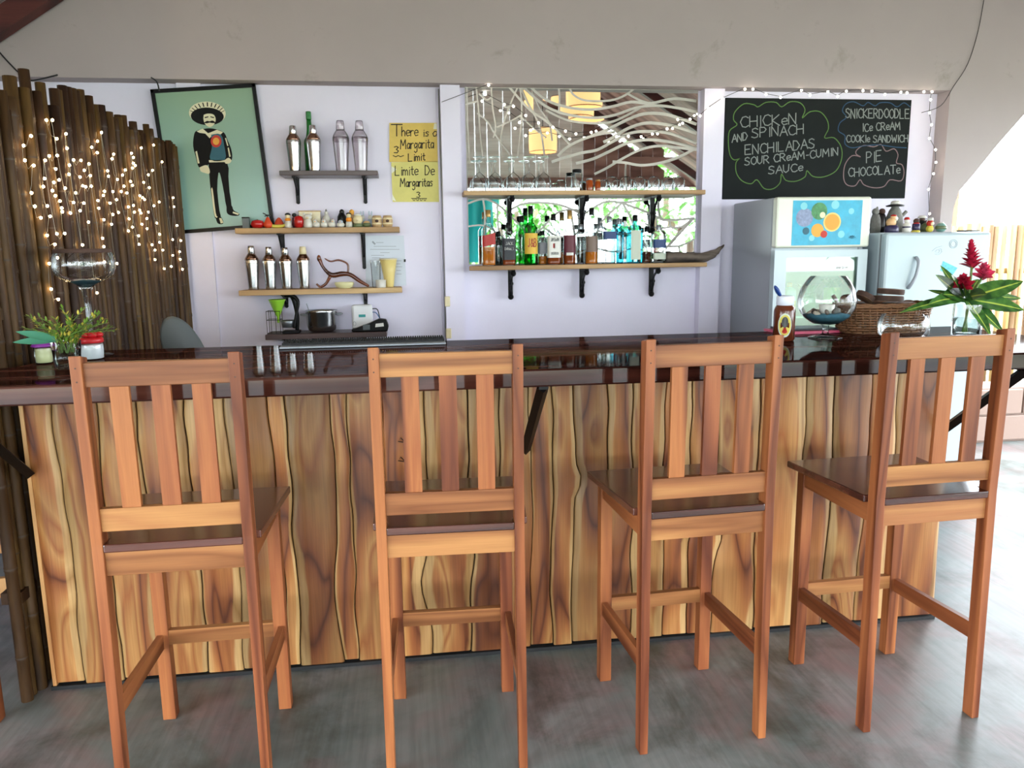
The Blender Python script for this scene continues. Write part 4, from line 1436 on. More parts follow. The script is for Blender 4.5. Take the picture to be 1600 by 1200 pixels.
# ------------------------------------------------------------------ shelves
def shelf(name, label, x0, x1, zt_, th, depth, mat, bxs, style, drop, back=WY, skew=0.0):
    t = thing(name, label, 'shelf', ((x0 + x1) / 2, back, zt_))
    a, b = x0 - (x0 + x1) / 2, x1 - (x0 + x1) / 2
    MB().slab([(a, -depth), (b, -depth), (b - skew * 0.2, 0), (a + skew, 0)], -th, 0).build('board', mat, t, bevel=0.003)
    for bx in bxs:
        c = bx - (x0 + x1) / 2
        m = MB()
        if style == 'plain':
            m.prism([(c - .013, -th), (c - .010, -th - drop), (c, -th - drop - .008), (c + .010, -th - drop), (c + .013, -th)], -0.010, -0.0005)
            m.box(c - .010, c + .010, -depth * .75, -.001, -th - .008, -th)
            m.tube([(c, -.004, -th - drop * .7), (c, -depth * .4, -th - drop * .28), (c, -depth * .7, -th - .006)], .006, 6)
            m.lathe([(.011, -.006), (.011, .006)], (c, -.006, -th - drop), 10, rot=Euler((PI / 2, 0, 0)).to_matrix())
        else:
            m.box(c - .014, c + .014, -.012, -.0005, -th - drop, -th)
            m.box(c - .012, c + .012, -depth * .85, -.001, -th - .012, -th)
            m.tube(smooth_path([(c, -.010, -th - drop * .85), (c, -.05, -th - drop * .62), (c, -.055, -th - drop * .35), (c, -depth * .62, -th - .03)], 5), .0075, 6)
            m.ball((c, -depth * .82, -th - .022), .018, 10, 6)
            m.ball((c, -.016, -th - drop + .004), .018, 10, 6)
            m.ball((c, -.045, -th - drop * .5), .014, 10, 6)
            m.ball((c, -.02, -th - drop * .75), .013, 10, 6)
        m.build('bracket', 'black_metal', t, fix=True)
    return t


def bxp(px, py):
    return at(px, py, WY - 0.02).x


SZA, SZB, SZC, SZD, SZE, SZF = 1.962, 1.650, 1.304, 1.052, 1.850, 1.420
shelf('wall_shelf', 'short dark shelf holding two steel and two clear shakers', -1.045, -0.505, SZA, 0.026, 0.19, 'dark_shelf_wood', [bxp(464, 290), bxp(570, 290)], 'plain', 0.135)
shelf('wall_shelf', 'light wood shelf crowded with small figurines', -1.305, -0.395, SZB, 0.030, 0.19, 'shelf_wood', [bxp(441, 380), bxp(568, 390)], 'plain', 0.20)
shelf('wall_shelf', 'light wood shelf with four shakers and the carved animal', -1.31, -0.392, SZC, 0.030, 0.19, 'shelf_wood', [bxp(447, 470), bxp(571, 466)], 'plain', 0.075, skew=0.03)
shelf('wall_shelf', 'low dark shelf with the steel pot and white router', -1.175, -0.49, SZD, 0.030, 0.22, 'dark_shelf_wood', [bxp(450, 540), bxp(570, 540)], 'plain', 0.12)
mbx = [at(797, 320, 1.98).x, at(911, 320, 1.98).x, at(1022, 320, 1.98).x]
MBK = WY - 0.031
shelf('wall_shelf', 'upper shelf across the mirror holding upturned glasses', -0.02, 1.43, SZE, 0.026, 0.16, 'shelf_wood', mbx, 'scroll', 0.21, back=MBK)
shelf('wall_shelf', 'lower shelf across the mirror lined with liquor bottles', 0.0, 1.448, SZF, 0.026, 0.17, 'shelf_wood', mbx, 'scroll', 0.17, back=MBK, skew=0.03)

PXM = 0.00386           # metres for one photo pixel at the back wall shelves


def xon(px, py, y):
    return at(px, py, y).x


# ------------------------------------------------------------------ shakers
def shaker(label, group, loc, h, body_mat, cap_mat):
    t = thing('cocktail_shaker', label, 'shaker', loc, 0, group)
    k = h / 0.235
    MB().lathe([(.0275 * k, 0), (.0285 * k, .004 * k), (.0290 * k, .02 * k), (.0378 * k, .140 * k), (.0382 * k, .158 * k)], seg=24).build('body', body_mat, t, True)
    MB().lathe([(.0385 * k, .140 * k), (.0388 * k, .142 * k), (.0388 * k, .157 * k), (.0385 * k, .159 * k)], seg=24).build('collar', body_mat, t, True)
    MB().lathe([(.0375 * k, .159 * k), (.034 * k, .170 * k), (.024 * k, .186 * k), (.0195 * k, .193 * k)], seg=24).build('strainer_top', 'copper_shade' if body_mat == 'steel' else body_mat, t, True)
    MB().lathe([(.0192 * k, .192 * k), (.0205 * k, .194 * k), (.0175 * k, .229 * k), (.0155 * k, .2345 * k), (.001, .235 * k)], seg=20).build('cap', cap_mat, t, True)
    return t


yS = 1.945
for cx, tp, lb in [(190, 420, 'leftmost'), (335, 430, 'second'), (470, 436, 'third'), (618, 430, 'fourth')]:
    px = 360 + (cx) / 5.3333
    where = {'leftmost': 'steel cocktail shaker at the left end of the row of four', 'second': 'steel cocktail shaker second from left in the row of four', 'third': 'steel cocktail shaker third from left in the row of four', 'fourth': 'steel cocktail shaker with pale cap beside the carved animal'}[lb]
    shaker(where, 'cocktail shakers on the shelf of four', (xon(px, 440, yS), yS, SZC), (770 - tp) / 5.3333 * PXM * 0.985, 'steel', 'figure_cream' if lb == 'fourth' else 'steel')
shaker('steel cocktail shaker left of the green bottle on the dark shelf', 'steel shakers on the dark shelf', (xon(340 + 503 / 4.2105, 240, 1.93), 1.93, SZA), (445 - 172) / 4.2105 * PXM, 'steel', 'steel')
shaker('steel cocktail shaker in front of the green bottle', 'steel shakers on the dark shelf', (xon(340 + 635 / 4.2105, 240, 1.92), 1.92, SZA), (445 - 170) / 4.2105 * PXM, 'steel', 'steel')
shaker('clear plastic shaker nearer the green bottle', 'clear shakers on the dark shelf', (xon(340 + 815 / 4.2105, 240, 1.94), 1.94, SZA), (445 - 138) / 4.2105 * PXM, 'frosted_plastic', 'frosted_plastic')
shaker('clear plastic shaker nearer the yellow notices', 'clear shakers on the dark shelf', (xon(340 + 940 / 4.2105, 240, 1.94), 1.94, SZA), (445 - 138) / 4.2105 * PXM, 'frosted_plastic', 'frosted_plastic')

# ------------------------------------------------------------------ bottles
def write_local(m, text, x0, x1, z, h, y, w_):
    tot = sum(WID.get(c, .88) for c in text)
    x = 0.0
    for ch in text:
        for st in GL.get(ch, []):
            ribbon(m, [Vector((x0 + (x1 - x0) * (x + gx) / tot, y, z + gy * h)) for gx, gy in st], w_)
        x += WID.get(ch, .88)


def bottle(label, loc, r, h, glass, cap, liquid=None, level=0.4, labels=(), sq=None, shoulder=0.6, neck=0.3, group='liquor bottles on the mirror shelf', texts=(), cat='bottle', name='liquor_bottle', cap_h=0.12, neck_r=0.0135):
    t = thing(name, label, cat, loc, 0, group)
    hs = h * shoulder
    nr = min(neck_r, r * .6)
    prof = [(r * .93, 0), (r, .006), (r, hs), (r * .93, hs + h * .035), (r * .62, hs + h * .085), (nr * 1.1, hs + h * (neck * .5)), (nr, h * (1 - cap_h))]
    if sq:
        lo = MB()
        lo.lathe(prof[:4], seg=24, sq=sq)
        lo.open_lathe([prof[3], prof[4]], seg=24, sq=3)
        lo.lathe(prof[4:], seg=24)
        lo.build('glass', glass, t, True)
    else:
        MB().lathe(prof, seg=24).build('glass', glass, t, True)
    if liquid:
        MB().lathe([(r * .90, .004), (r * .92, .012), (r * .92, hs * level / shoulder if level < shoulder else hs), (.001, (hs * level / shoulder if level < shoulder else hs) + .0005)], seg=24, sq=sq).build('liquid', liquid, t, True)
    MB().lathe([(nr * 1.12, h * (1 - cap_h) - .002), (nr * 1.15, h * (1 - cap_h)), (nr * 1.12, h - .002), (nr * .9, h), (.001, h)], seg=16).build('cap', cap, t, True)
    for (z0, z1, mt, half, sl) in labels:
        m = MB()
        n = 12
        kk = 1.012
        vs, fs = [], []
        for j, z in enumerate((z0, z1)):
            for i in range(n + 1):
                a = -PI / 2 - 0.10 - half + 2 * half * i / n
                k = 1.0 / (abs(math.cos(a)) ** sq + abs(math.sin(a)) ** sq) ** (1.0 / sq) if sq else 1.0
                vs.append((r * kk * k * math.cos(a), r * kk * k * math.sin(a), h * z + sl * (i / n - .5) * r))
        for i in range(n):
            fs.append((i, i + 1, n + 2 + i, n + 1 + i))
        m.add(vs, fs).build('label', mt, t, True)
    for (tx, x0, x1, z, hh, mt, w_) in texts:
        m = MB()
        write_local(m, tx, x0 * r, x1 * r, z * h, hh * h, -r * 1.03, w_)
        m.build('lettering', mt, t)
    return t


def bp(cx, y):
    return (xon(700 + cx / 3.636, 400, y), y, SZF)


KB = PXM / 3.636
Yf, Yb = 1.915, 1.975
bottle('square clear bottle with slanted red label and amber spirit at the left end', bp(232, Yf), 37 * KB, 305 * KB, 'bottle_clear', 'gold_foil', 'amber', .34, [(.36, .56, 'label_red', 1.0, 0.5)], 5, .62, .3)
bottle('dark narrow bottle half hidden beside the black-labelled one', bp(288, Yb), 18 * KB, 190 * KB, 'bottle_smoke', 'black_plastic', None, .3, [], 4, .68, .3)
bottle('square bottle with a large black label', bp(345, Yf), 37 * KB, 235 * KB, 'bottle_clear', 'black_plastic', 'amber_dark', .2, [(.13, .63, 'label_black', 1.0, 0)], 5, .66, .28, texts=[('JACK', -.55, .6, .48, .07, 'label_white', .0012), ('DANieLS', -.7, .72, .36, .06, 'label_white', .0010)])
bottle('pale green bottle behind the yellow-labelled green bottle', bp(420, Yb), 22 * KB, 275 * KB, 'bottle_pale_green', 'black_plastic', None, .3, [], None, .62, .3)
bottle('green bottle with yellow label lettered J and B in red', bp(472, Yf), 39 * KB, 325 * KB, 'bottle_green', 'black_plastic', None, .3, [(.19, .54, 'label_yellow', 1.15, 0)], None, .60, .26, cap_h=.13, texts=[('J&B', -.62, .72, .31, .14, 'label_red', .0042)])
bottle('clear bottle with grey label behind the white-labelled one', bp(536, Yb), 24 * KB, 190 * KB, 'bottle_clear', 'black_plastic', 'amber', .25, [(.32, .66, 'label_grey', 1.1, 0)], 4, .72, .2)
bottle('clear bottle with large white label and red seal', bp(600, Yf), 38 * KB, 280 * KB, 'bottle_clear', 'black_plastic', 'amber_dark', .16, [(.14, .57, 'label_white', 1.1, 0), (.33, .42, 'label_red', 0.16, 0)], 5, .60, .3, texts=[('JiM BeAM', -.6, .66, .46, .07, 'label_black', .0016), ('BOURBON', -.5, .55, .2, .05, 'label_black', .0012)])
bottle('small amber flask between the white and maroon labels', bp(651, Yb), 14 * KB, 150 * KB, 'bottle_clear', 'black_plastic', 'amber', .45, [], None, .62, .3)
bottle('bottle with maroon label and gold-necked cap', bp(690, Yf), 35 * KB, 300 * KB, 'bottle_clear', 'gold_foil', 'amber_dark', .2, [(.18, .54, 'label_maroon', 1.2, 0), (.17, .22, 'label_white', .6, 0)], None, .58, .3, cap_h=.16)
bottle('plain clear bottle right of the maroon label', bp(752, Yb), 21 * KB, 225 * KB, 'bottle_clear', 'dull_steel', None, .3, [], None, .66, .25)
bottle('rounded clear bottle with black stopper, brown label and amber spirit', bp(815, Yf), 37 * KB, 312 * KB, 'bottle_clear', 'black_plastic', 'amber', .24, [(.22, .50, 'label_brown', 1.1, 0)], None, .52, .34)
bottle('plain clear bottle behind the brown label', bp(866, Yb), 20 * KB, 230 * KB, 'bottle_clear', 'dull_steel', None, .3, [], None, .66, .25)
bottle('clear bottle with a small navy label', bp(915, Yf), 39 * KB, 265 * KB, 'bottle_clear', 'dull_steel', None, .3, [(.52, .68, 'label_blue', 1.0, 0)], 5, .72, .2)
bottle('pale blue bottle behind the navy-labelled bottle', bp(972, Yb), 22 * KB, 255 * KB, 'bottle_blue', 'dull_steel', None, .3, [], 4, .7, .2)
bottle('clear bottle left of the blue gin bottle', bp(1003, Yf + .02), 13 * KB, 240 * KB, 'bottle_clear', 'white_plastic', None, .3, [], 4, .62, .25)
bottle('square blue gin bottle with long pale label', bp(1060, Yf), 40 * KB, 272 * KB, 'bottle_blue', 'black_plastic', None, .3, [(.08, .68, 'label_beige', .62, 0)], 6, .70, .2)
bottle('dark-based clear bottle right of the blue gin', bp(1127, Yb), 23 * KB, 205 * KB, 'bottle_clear', 'black_plastic', 'syrup', .32, [], 4, .7, .2)
bottle('clear bottle with blue label over a beige band beside the driftwood', bp(1195, Yf), 38 * KB, 215 * KB, 'bottle_clear', 'dull_steel', None, .3, [(.40, .62, 'label_blue', .9, 0), (.10, .26, 'label_beige', .9, 0)], 5, .76, .16)
bottle('tall green bottle at the back of the dark shelf between steel shakers', (xon(340 + 612 / 4.2105, 240, 2.0), 2.0, SZA), .034, (445 - 75) / 4.2105 * PXM, 'bottle_green', 'print_green', None, .3, [], None, .5, .4, group=None, name='green_bottle')

# driftwood on the shelf end
dw = MB()
pl = [at(*c6(a, b), 1.93) for a, b in [(1232, 375), (1300, 372), (1380, 375), (1450, 372), (1510, 350), (1545, 322), (1568, 303)]]
dl = Vector((pl[0].x, 1.93, SZF))
dw.tube(smooth_path([p - dl for p in pl], 4), [.030, .033, .035, .036, .037, .038, .037, .036, .035, .034, .033, .032, .03, .028, .026, .024, .021, .018, .015, .013, .011, .009, .007, .005, .004], 9)
dw.v = [(x_, y_ * 0.9 + 0.006 * mnoise.noise(Vector((x_ * 30, y_ * 30, z_ * 40))), max(0.0, z_ + 0.010 * mnoise.noise(Vector((x_ * 25, y_ * 60, z_ * 60 + 9))))) for x_, y_, z_ in dw.v]
tag(dw.build('driftwood', 'drift_wood', None, True, loc=dl), 'piece of grey driftwood with upturned tip at the shelf end', 'driftwood')

# ------------------------------------------------------------------ glassware on the upper mirror shelf
def goblet(label, loc, h, group):
    t = thing('stemmed_glass', label, 'glass', loc, 0, group)
    k = h / 0.2
    MB().open_lathe([(.036 * k, 0.0), (.043 * k, .03 * k), (.045 * k, .055 * k), (.036 * k, .085 * k), (.012 * k, .105 * k), (.004, .112 * k)], seg=20).build('bowl', 'clear_glass', t, True)
    MB().lathe([(.0045, .108 * k), (.004, .15 * k), (.006, .188 * k), (.034 * k, .197 * k), (.035 * k, .2 * k)], seg=20).build('stem', 'clear_glass', t, True)
    return t


def c5(a, b):
    return (680 + a / 3.478, 100 + b / 3.478)


ge = ['first', 'second', 'third', 'fourth', 'fifth']
g0 = None
for i, cx in enumerate([240, 325, 425, 510, 590]):
    loc = (xon(*c5(cx, 600), 1.93), 1.93, SZE)
    lb = 'upturned stemmed glass on the mirror shelf, %s from the left' % ge[i]
    if g0 is None:
        g0 = goblet(lb, loc, .196, 'upturned stemmed glasses on the mirror shelf')
    else:
        dup(g0, loc, 0.3 * i, lb)
tum = None
for i, cx in enumerate([960, 1035, 1110, 1188, 1262, 1325]):
    loc = (xon(*c5(cx, 640), 1.93), 1.93, SZE)
    lb = 'small upturned tumbler right of the brown jars, %s from the left' % (ge + ['sixth'])[i]
    if tum is None:
        tum = thing('tumbler', lb, 'glass', loc, 0, 'upturned tumblers on the mirror shelf')
        MB().open_lathe([(.033, 0), (.036, .03), (.034, .06), (.026, .078), (.012, .083)], seg=18).build('bowl', 'clear_glass', tum, True)
        MB().lathe([(.012, .080), (.014, .084), (.001, .086)], seg=14).build('foot', 'bottle_smoke', tum, True)
    else:
        dup(tum, loc, 0, lb)
for lb, cx, r, h, mt, lid in [('short clear glass jar left of the tall lidded jar', 682, .030, .062, 'bottle_clear', None), ('tall clear jar with black lid on the mirror shelf', 770, .034, .118, 'bottle_clear', 'black_plastic'), ('small brown spice jar beside the tall lidded jar', 838, .021, .070, 'amber_dark', 'dull_steel'), ('small brown spice jar next to the tumblers', 884, .017, .062, 'amber_dark', 'gold_foil')]:
    t = thing('glass_jar', lb, 'jar', (xon(*c5(cx, 640), 1.93), 1.93, SZE))
    MB().lathe([(r * .95, 0), (r, .005), (r, h * .8), (r * .75, h * .9), (r * .75, h)], seg=18).build('body', mt, t, True)
    if lid:
        MB().lathe([(r * .82, h * .9), (r * .84, h), (r * .8, h * 1.06), (.001, h * 1.065)], seg=18).build('lid', lid, t, True)

# ------------------------------------------------------------------ figurines on the light shelf
YB_ = 1.93


def fg(cx, y=YB_):
    return Vector((xon(360 + cx / 5.3333, 345, y), y, SZB))


KF = PXM / 5.3333


def figurine(label, cx, parts, y=YB_, name='figurine', cat='figurine'):
    t = thing(name, label, cat, fg(cx, y), 0, 'small figurines on the light shelf')
    for nm, mt, sh, a in parts:
        m = MB()
        if sh == 'ball':
            c, r = a
            m.ball([q * KF for q in c], tuple(q * KF for q in r) if isinstance(r, tuple) else r * KF, 14, 9)
        elif sh == 'lathe':
            m.lathe([(r * KF, z * KF) for r, z in a], seg=16)
        elif sh == 'box':
            x0, x1, y0, y1, z0, z1 = [q * KF for q in a]
            m.box(x0, x1, y0, y1, z0, z1)
        elif sh == 'tube':
            ps, r = a
            m.tube(smooth_path([[q * KF for q in p_] for p_ in ps], 4), [q * KF for q in r] if isinstance(r, list) else r * KF, 8)
        m.build(nm, mt, t, sh != 'box', bevel=0.002 if sh == 'box' else 0)
    return t


figurine('small dark box at the left end of the figurine shelf', 130, [('box', 'pan_grey', 'box', (-26, 26, -20, 20, 0, 84)), ('lid', 'black_plastic', 'box', (-28, 28, -22, 22, 78, 88))], name='small_box', cat='box')
figurine('red ceramic tomato shaker', 225, [('body', 'figure_red', 'lathe', [(20, 0), (44, 12), (52, 34), (42, 58), (16, 66), (1, 62)]), ('stalk', 'figure_green', 'lathe', [(8, 60), (5, 70), (1, 72)])])
figurine('orange-red pear-shaped pepper figurine with a dark star stem', 312, [('body', 'figure_orange', 'lathe', [(16, 0), (34, 14), (36, 34), (22, 58), (12, 82), (1, 90)]), ('stem', 'figure_black', 'tube', ([(0, 0, 84), (-8, 0, 104), (-34, 0, 118)], 4)), ('star_leaf', 'figure_black', 'tube', ([(-24, 0, 92), (0, 0, 100), (26, 0, 94)], [3, 3, 4, 5, 6, 5, 4, 3, 2]))])
figurine('red cone-shaped figurine behind the banana', 405, [('body', 'figure_orange', 'lathe', [(36, 0), (36, 40), (24, 66), (8, 84), (1, 86)])], 1.975)
figurine('yellow ceramic banana lying on the shelf', 390, [('body', 'figure_yellow', 'tube', ([(-68, 0, 40), (-46, 0, 20), (0, 0, 14), (46, 0, 20), (68, 0, 38)], [4, 7, 10, 12, 13, 14, 14, 14, 14, 14, 13, 12, 11, 9, 7, 5, 3]))])
figurine('white figurine with dark hair and orange scarf', 480, [('body', 'figure_white', 'lathe', [(26, 0), (28, 20), (24, 46), (14, 62)]), ('scarf', 'print_orange', 'ball', ((0, -4, 66), (24, 20, 14))), ('head', 'figure_cream', 'ball', ((0, 0, 90), 20)), ('hair', 'figure_black', 'ball', ((0, 4, 104), (23, 20, 15)))])
figurine('glossy red apple figurine', 570, [('body', 'figure_red', 'lathe', [(22, 0), (36, 16), (38, 60), (30, 88), (10, 96), (1, 92)]), ('stem', 'figure_black', 'tube', ([(0, 0, 88), (-6, 0, 104)], 4))])
figurine('dark red rose figurine with black top behind the apple', 535, [('body', 'label_maroon', 'lathe', [(14, 0), (22, 30), (18, 84), (1, 92)]), ('top', 'figure_black', 'ball', ((0, 0, 104), (20, 14, 16)))], 1.985)
figurine('tall white pig figurine with round ears', 645, [('body', 'figure_white', 'lathe', [(30, 0), (36, 22), (30, 56), (22, 66)]), ('head', 'figure_white', 'ball', ((0, 0, 84), (34, 26, 26))), ('ear', 'figure_white', 'ball', ((-26, 0, 108), (10, 6, 10))), ('ear', 'figure_white', 'ball', ((26, 0, 108), (10, 6, 10))), ('snout', 'figure_cream', 'ball', ((0, -24, 78), (12, 8, 8)))])
figurine('beige open box standing behind the white pig', 665, [('box', 'figure_cream', 'box', (-84, 84, -14, 14, 0, 136)), ('rim', 'figure_tan', 'box', (-88, 88, -18, 18, 130, 140))], 2.01, 'card_box', 'box')
for i, (cx, lb) in enumerate([(715, 'small white hen figurine next to the tall white pig'), (778, 'small white hen figurine under the white rooster'), (845, 'small white hen figurine left of the white bird')]):
    figurine(lb, cx, [('body', 'figure_white', 'ball', ((0, 0, 24), (32, 26, 24))), ('head', 'figure_white', 'ball', ((0 - 8 + 8 * i, -8, 50), 17)), ('beak', 'print_orange', 'ball', ((-8 + 8 * i, -25, 48), (5, 7, 4))), ('comb', 'figure_red', 'ball', ((-8 + 8 * i, -8, 66), (3, 8, 6)))])
figurine('tall white rooster figurine at the back', 802, [('body', 'figure_white', 'lathe', [(32, 0), (38, 40), (26, 84), (14, 110)]), ('head', 'figure_white', 'ball', ((0, 0, 118), 15)), ('comb', 'figure_stone', 'lathe', [(9, 126), (5, 146), (1, 150)])], 1.985)
figurine('small white bird figurine with grey head', 918, [('body', 'figure_white', 'ball', ((0, 0, 22), (32, 26, 22))), ('head', 'figure_blue', 'ball', ((0, -4, 44), (20, 18, 16))), ('beak', 'print_orange', 'ball', ((0, -22, 44), (4, 7, 4)))])
figurine('tall black penguin figurine at the back', 930, [('body', 'figure_black', 'lathe', [(26, 0), (38, 30), (34, 90), (20, 118)]), ('head', 'figure_black', 'ball', ((2, 0, 126), (20, 18, 22)))], 1.985)
figurine('white chef figurine with dark hair', 988, [('body', 'figure_white', 'lathe', [(26, 0), (28, 24), (24, 46)]), ('torso', 'print_orange', 'ball', ((0, -2, 62), (24, 20, 20))), ('head', 'figure_cream', 'ball', ((0, 0, 92), 20)), ('hair', 'figure_black', 'ball', ((0, 5, 106), (21, 18, 12)))])
figurine('tan capped figurine behind the chef', 1014, [('body', 'figure_tan', 'lathe', [(20, 0), (24, 50), (18, 104)]), ('head', 'print_gold', 'ball', ((0, 0, 122), (20, 18, 24)))], 1.985)
figurine('cream elephant figurine on a dark base', 1062, [('base', 'figure_green', 'lathe', [(38, 0), (40, 22), (34, 30)]), ('head', 'figure_cream', 'ball', ((0, 0, 62), (40, 30, 40))), ('cap', 'figure_white', 'ball', ((0, 0, 96), (26, 20, 14))), ('snout', 'figure_cream', 'ball', ((0, -30, 52), (9, 12, 9)))])
for cx, lb in [(1104, 'pale blue rabbit figurine leaning left'), (1165, 'pale blue rabbit figurine leaning right')]:
    s_ = -1 if cx < 1120 else 1
    figurine(lb, cx, [('body', 'figure_blue', 'lathe', [(24, 0), (26, 30), (18, 66)]), ('head', 'figure_white', 'ball', ((s_ * 3, 0, 80), 20)), ('ear', 'figure_blue', 'ball', ((s_ * -6, 0, 112), (7, 5, 22))), ('ear', 'figure_blue', 'ball', ((s_ * 14, 0, 110), (7, 5, 22)))], 1.98)
figurine('squat brown and green turtle figurine', 1135, [('body', 'figure_green', 'ball', ((0, 0, 22), (34, 26, 22))), ('shell', 'skin_clay', 'ball', ((0, 0, 36), (26, 20, 16)))])
for cx, lb in [(1222, 'tan patterned barrel shaker nearer the turtle'), (1310, 'tan patterned barrel shaker at the right end')]:
    figurine(lb, cx, [('body', 'figure_tan', 'lathe', [(34, 0), (40, 20), (41, 46), (38, 74), (32, 92), (1, 94)]), ('band', 'figure_cream', 'lathe', [(40.5, 22), (42, 24), (42, 32), (41, 34)]), ('band', 'figure_cream', 'lathe', [(40, 62), (41, 64), (39.5, 72), (38.6, 74)]), ('emblem', 'bark', 'ball', ((0, -41, 48), (14, 3, 11)))])

# ------------------------------------------------------------------ carved animal, dish, cups on the shelf of four shakers
ca_o = Vector((xon(*c9(930, 740), 1.93), 1.93, SZC))


def ca(a, b):
    p_ = at(*c9(a, b), 1.93) - ca_o
    return Vector((p_.x, 0, max(p_.z, 0.008)))


cv = thing('carved_animal', 'slender dark wood carving of a reclining animal with a curved tail', 'carving', ca_o)
MB().tube(smooth_path([ca(740, 495), ca(762, 555), ca(805, 612), ca(855, 640), (ca(930, 628)), ca(1000, 636), ca(1080, 690), ca(1155, 742)], 4), [.005, .010, .011, .010, .009, .009, .009, .010, .010, .012, .013, .014, .015, .015, .015, .015, .015, .014, .013, .012, .012, .012, .012, .012, .011, .010, .009, .008, .006], 8).build('body', 'carved_wood', cv, True)
MB().tube(smooth_path([ca(832, 648), ca(795, 712), ca(750, 744)], 4), [.011, .010, .009, .008, .008, .008, .008, .007, .005], 8).build('foreleg', 'carved_wood', cv, True)
MB().tube(smooth_path([ca(750, 744), ca(735, 728), ca(718, 712)], 3), .006, 8).build('foot', 'carved_wood', cv, True)
MB().tube(smooth_path([ca(980, 622), ca(976, 548), ca(905, 515), ca(835, 525), ca(785, 500)], 5), [.006] * 6 + [.0055] * 6 + [.005] * 5 + [.004, .004, .003, .002], 7).build('tail', 'carved_wood', cv, True)
MB().ball(ca(738, 500), (.012, .012, .020), 12, 8).build('head', 'carved_wood', cv, True)

t = thing('oval_dish', 'small cream oval dish under the carving', 'dish', (xon(*c9(950, 740), 1.90), 1.90, SZC))
MB().open_lathe([(.030, 0), (.046, .008), (.056, .026), (.052, .036), (.050, .036), (.052, .026), (.042, .010), (.002, .008)], seg=24, sy=.6).build('bowl', 'dish_cream', t, True)
t = thing('cup', 'tall yellow tapered cup before the white notice', 'cup', (xon(*c9(1325, 730), 1.96), 1.96, SZC))
MB().open_lathe([(.001, 0), (.024, 0), (.026, .006), (.036, .080), (.050, .165), (.0485, .165), (.034, .08), (.022, .01), (.001, .01)], seg=24).build('body', 'cup_yellow', t, True)
MB().lathe([(.0505, .158), (.0515, .162), (.0505, .167), (.0485, .1665)], seg=24).build('rim', 'figure_cream', t, True)
t = thing('cup', 'small white cup standing before the yellow cup', 'cup', (xon(*c9(1256, 740), 1.90), 1.90, SZC))
MB().open_lathe([(.001, 0), (.026, 0), (.028, .004), (.030, .045), (.0285, .045), (.026, .006), (.001, .005)], seg=20).build('body', 'figure_white', t, True)
t = thing('drinking_glass', 'tall clear glass left of the yellow cup', 'glass', (xon(*c9(1200, 735), 1.96) + .012, 1.965, SZC))
MB().open_lathe([(.001, .002), (.022, 0), (.024, .004), (.030, .155)], seg=20).build('body', 'clear_glass', t, True)

# ------------------------------------------------------------------ low dark shelf
def c1(a, b):
    return (410 + a / 5.0, 440 + b / 5.0)


K1 = PXM / 5.0 * .99
Y1 = 1.92
t = thing('router', 'white upright router with teal tag on the low shelf', 'router', (xon(*c1(785, 360), 1.97), 1.97, SZD))
MB().box(-.061, .061, -.018, .018, 0, .152).build('case', 'white_plastic', t, bevel=0.014)
MB().box(-.020, .020, -.0195, -.018, .078, .094).build('tag', 'router_tag', t)
m = MB()
m.tube([(-.046 + .008 * math.cos(a * PI / 5), -.0185, .040 + .013 * math.sin(a * PI / 5)) for a in range(11)], .001, 4)
m.build('mark', 'ink_grey', t)
MB().tube(smooth_path([(.058, 0, .125), (.09, -.005, .12), (.105, -.01, .06), (.13, -.02, .003)], 5), .003, 6).build('cable', 'cable_black', t)
MB().tube(smooth_path([(.058, 0, .105), (.085, -.008, .098), (.115, -.012, .04), (.14, -.03, .003)], 5), .003, 6).build('cable', 'cable_blue', t)
t = thing('card_terminal', 'black card payment terminal lying before the router', 'terminal', (xon(*c1(845, 405), 1.885), 1.885, SZD))
MB().prism([(-.105, .002), (.10, .0), (.108, .03), (.095, .068), (.055, .074), (.0, .05), (-.08, .022), (-.106, .018)][::-1], -.035, .035).build('case', 'black_plastic', t, bevel=0.006, fix=True)
MB().plate([(.030, -.0352, .026), (.080, -.0352, .030), (.078, -.0352, .050), (.034, -.0352, .046)], .001).build('label', 'label_white', t)
MB().plate([(-.04, 0, 0), (-.04, 0, .03), (.0, 0, .03), (.0, 0, 0)], .001).build('screen', 'pan_grey', t, loc=(.0, -.036, .012))
t = thing('steel_pot', 'shiny steel mixing pot on the low shelf', 'pot', (xon(*c1(470, 400), 1.945), 1.945, SZD))
MB().open_lathe([(.001, 0), (.060, 0), (.078, .012), (.086, .04), (.090, .115), (.094, .124), (.092, .126), (.088, .115), (.082, .04), (.07, .014), (.001, .006)], seg=32).build('body', 'steel', t, True)
for s_ in (-1, 1):
    MB().tube(smooth_path([(s_ * .088, -.02, .10), (s_ * .115, -.015, .102), (s_ * .115, .015, .102), (s_ * .088, .02, .10)], 4), .005, 7).build('handle', 'dull_steel', t, True)
MB().tube([(-.07, .03, .10), (-.085, .02, .165)], .0025, 5).build('whisk_handle', 'dull_steel', t)
t = thing('hand_juicer', 'black lever hand juicer on the low shelf', 'juicer', (xon(*c1(228, 405), 1.90), 1.90, SZD))
MB().box(-.045, .050, -.045, .045, 0, .016).build('base', 'black_metal', t, bevel=0.004)
MB().tube(smooth_path([(.03, .02, .012), (.035, .02, .10), (.020, .015, .19), (-.005, 0, .235)], 5), [.011] * 16, 8).build('upright', 'black_metal', t, True)
MB().tube(smooth_path([(-.02, 0, .225), (.02, -.01, .215), (.05, -.02, .18), (.035, -.025, .10), (.02, -.03, .03)], 5), [.022, .020, .018, .016, .015, .014, .013, .012, .011, .011, .010, .010, .009, .009, .009, .009, .009, .009, .009, .009, .009], 8).build('lever', 'black_plastic', t, True)
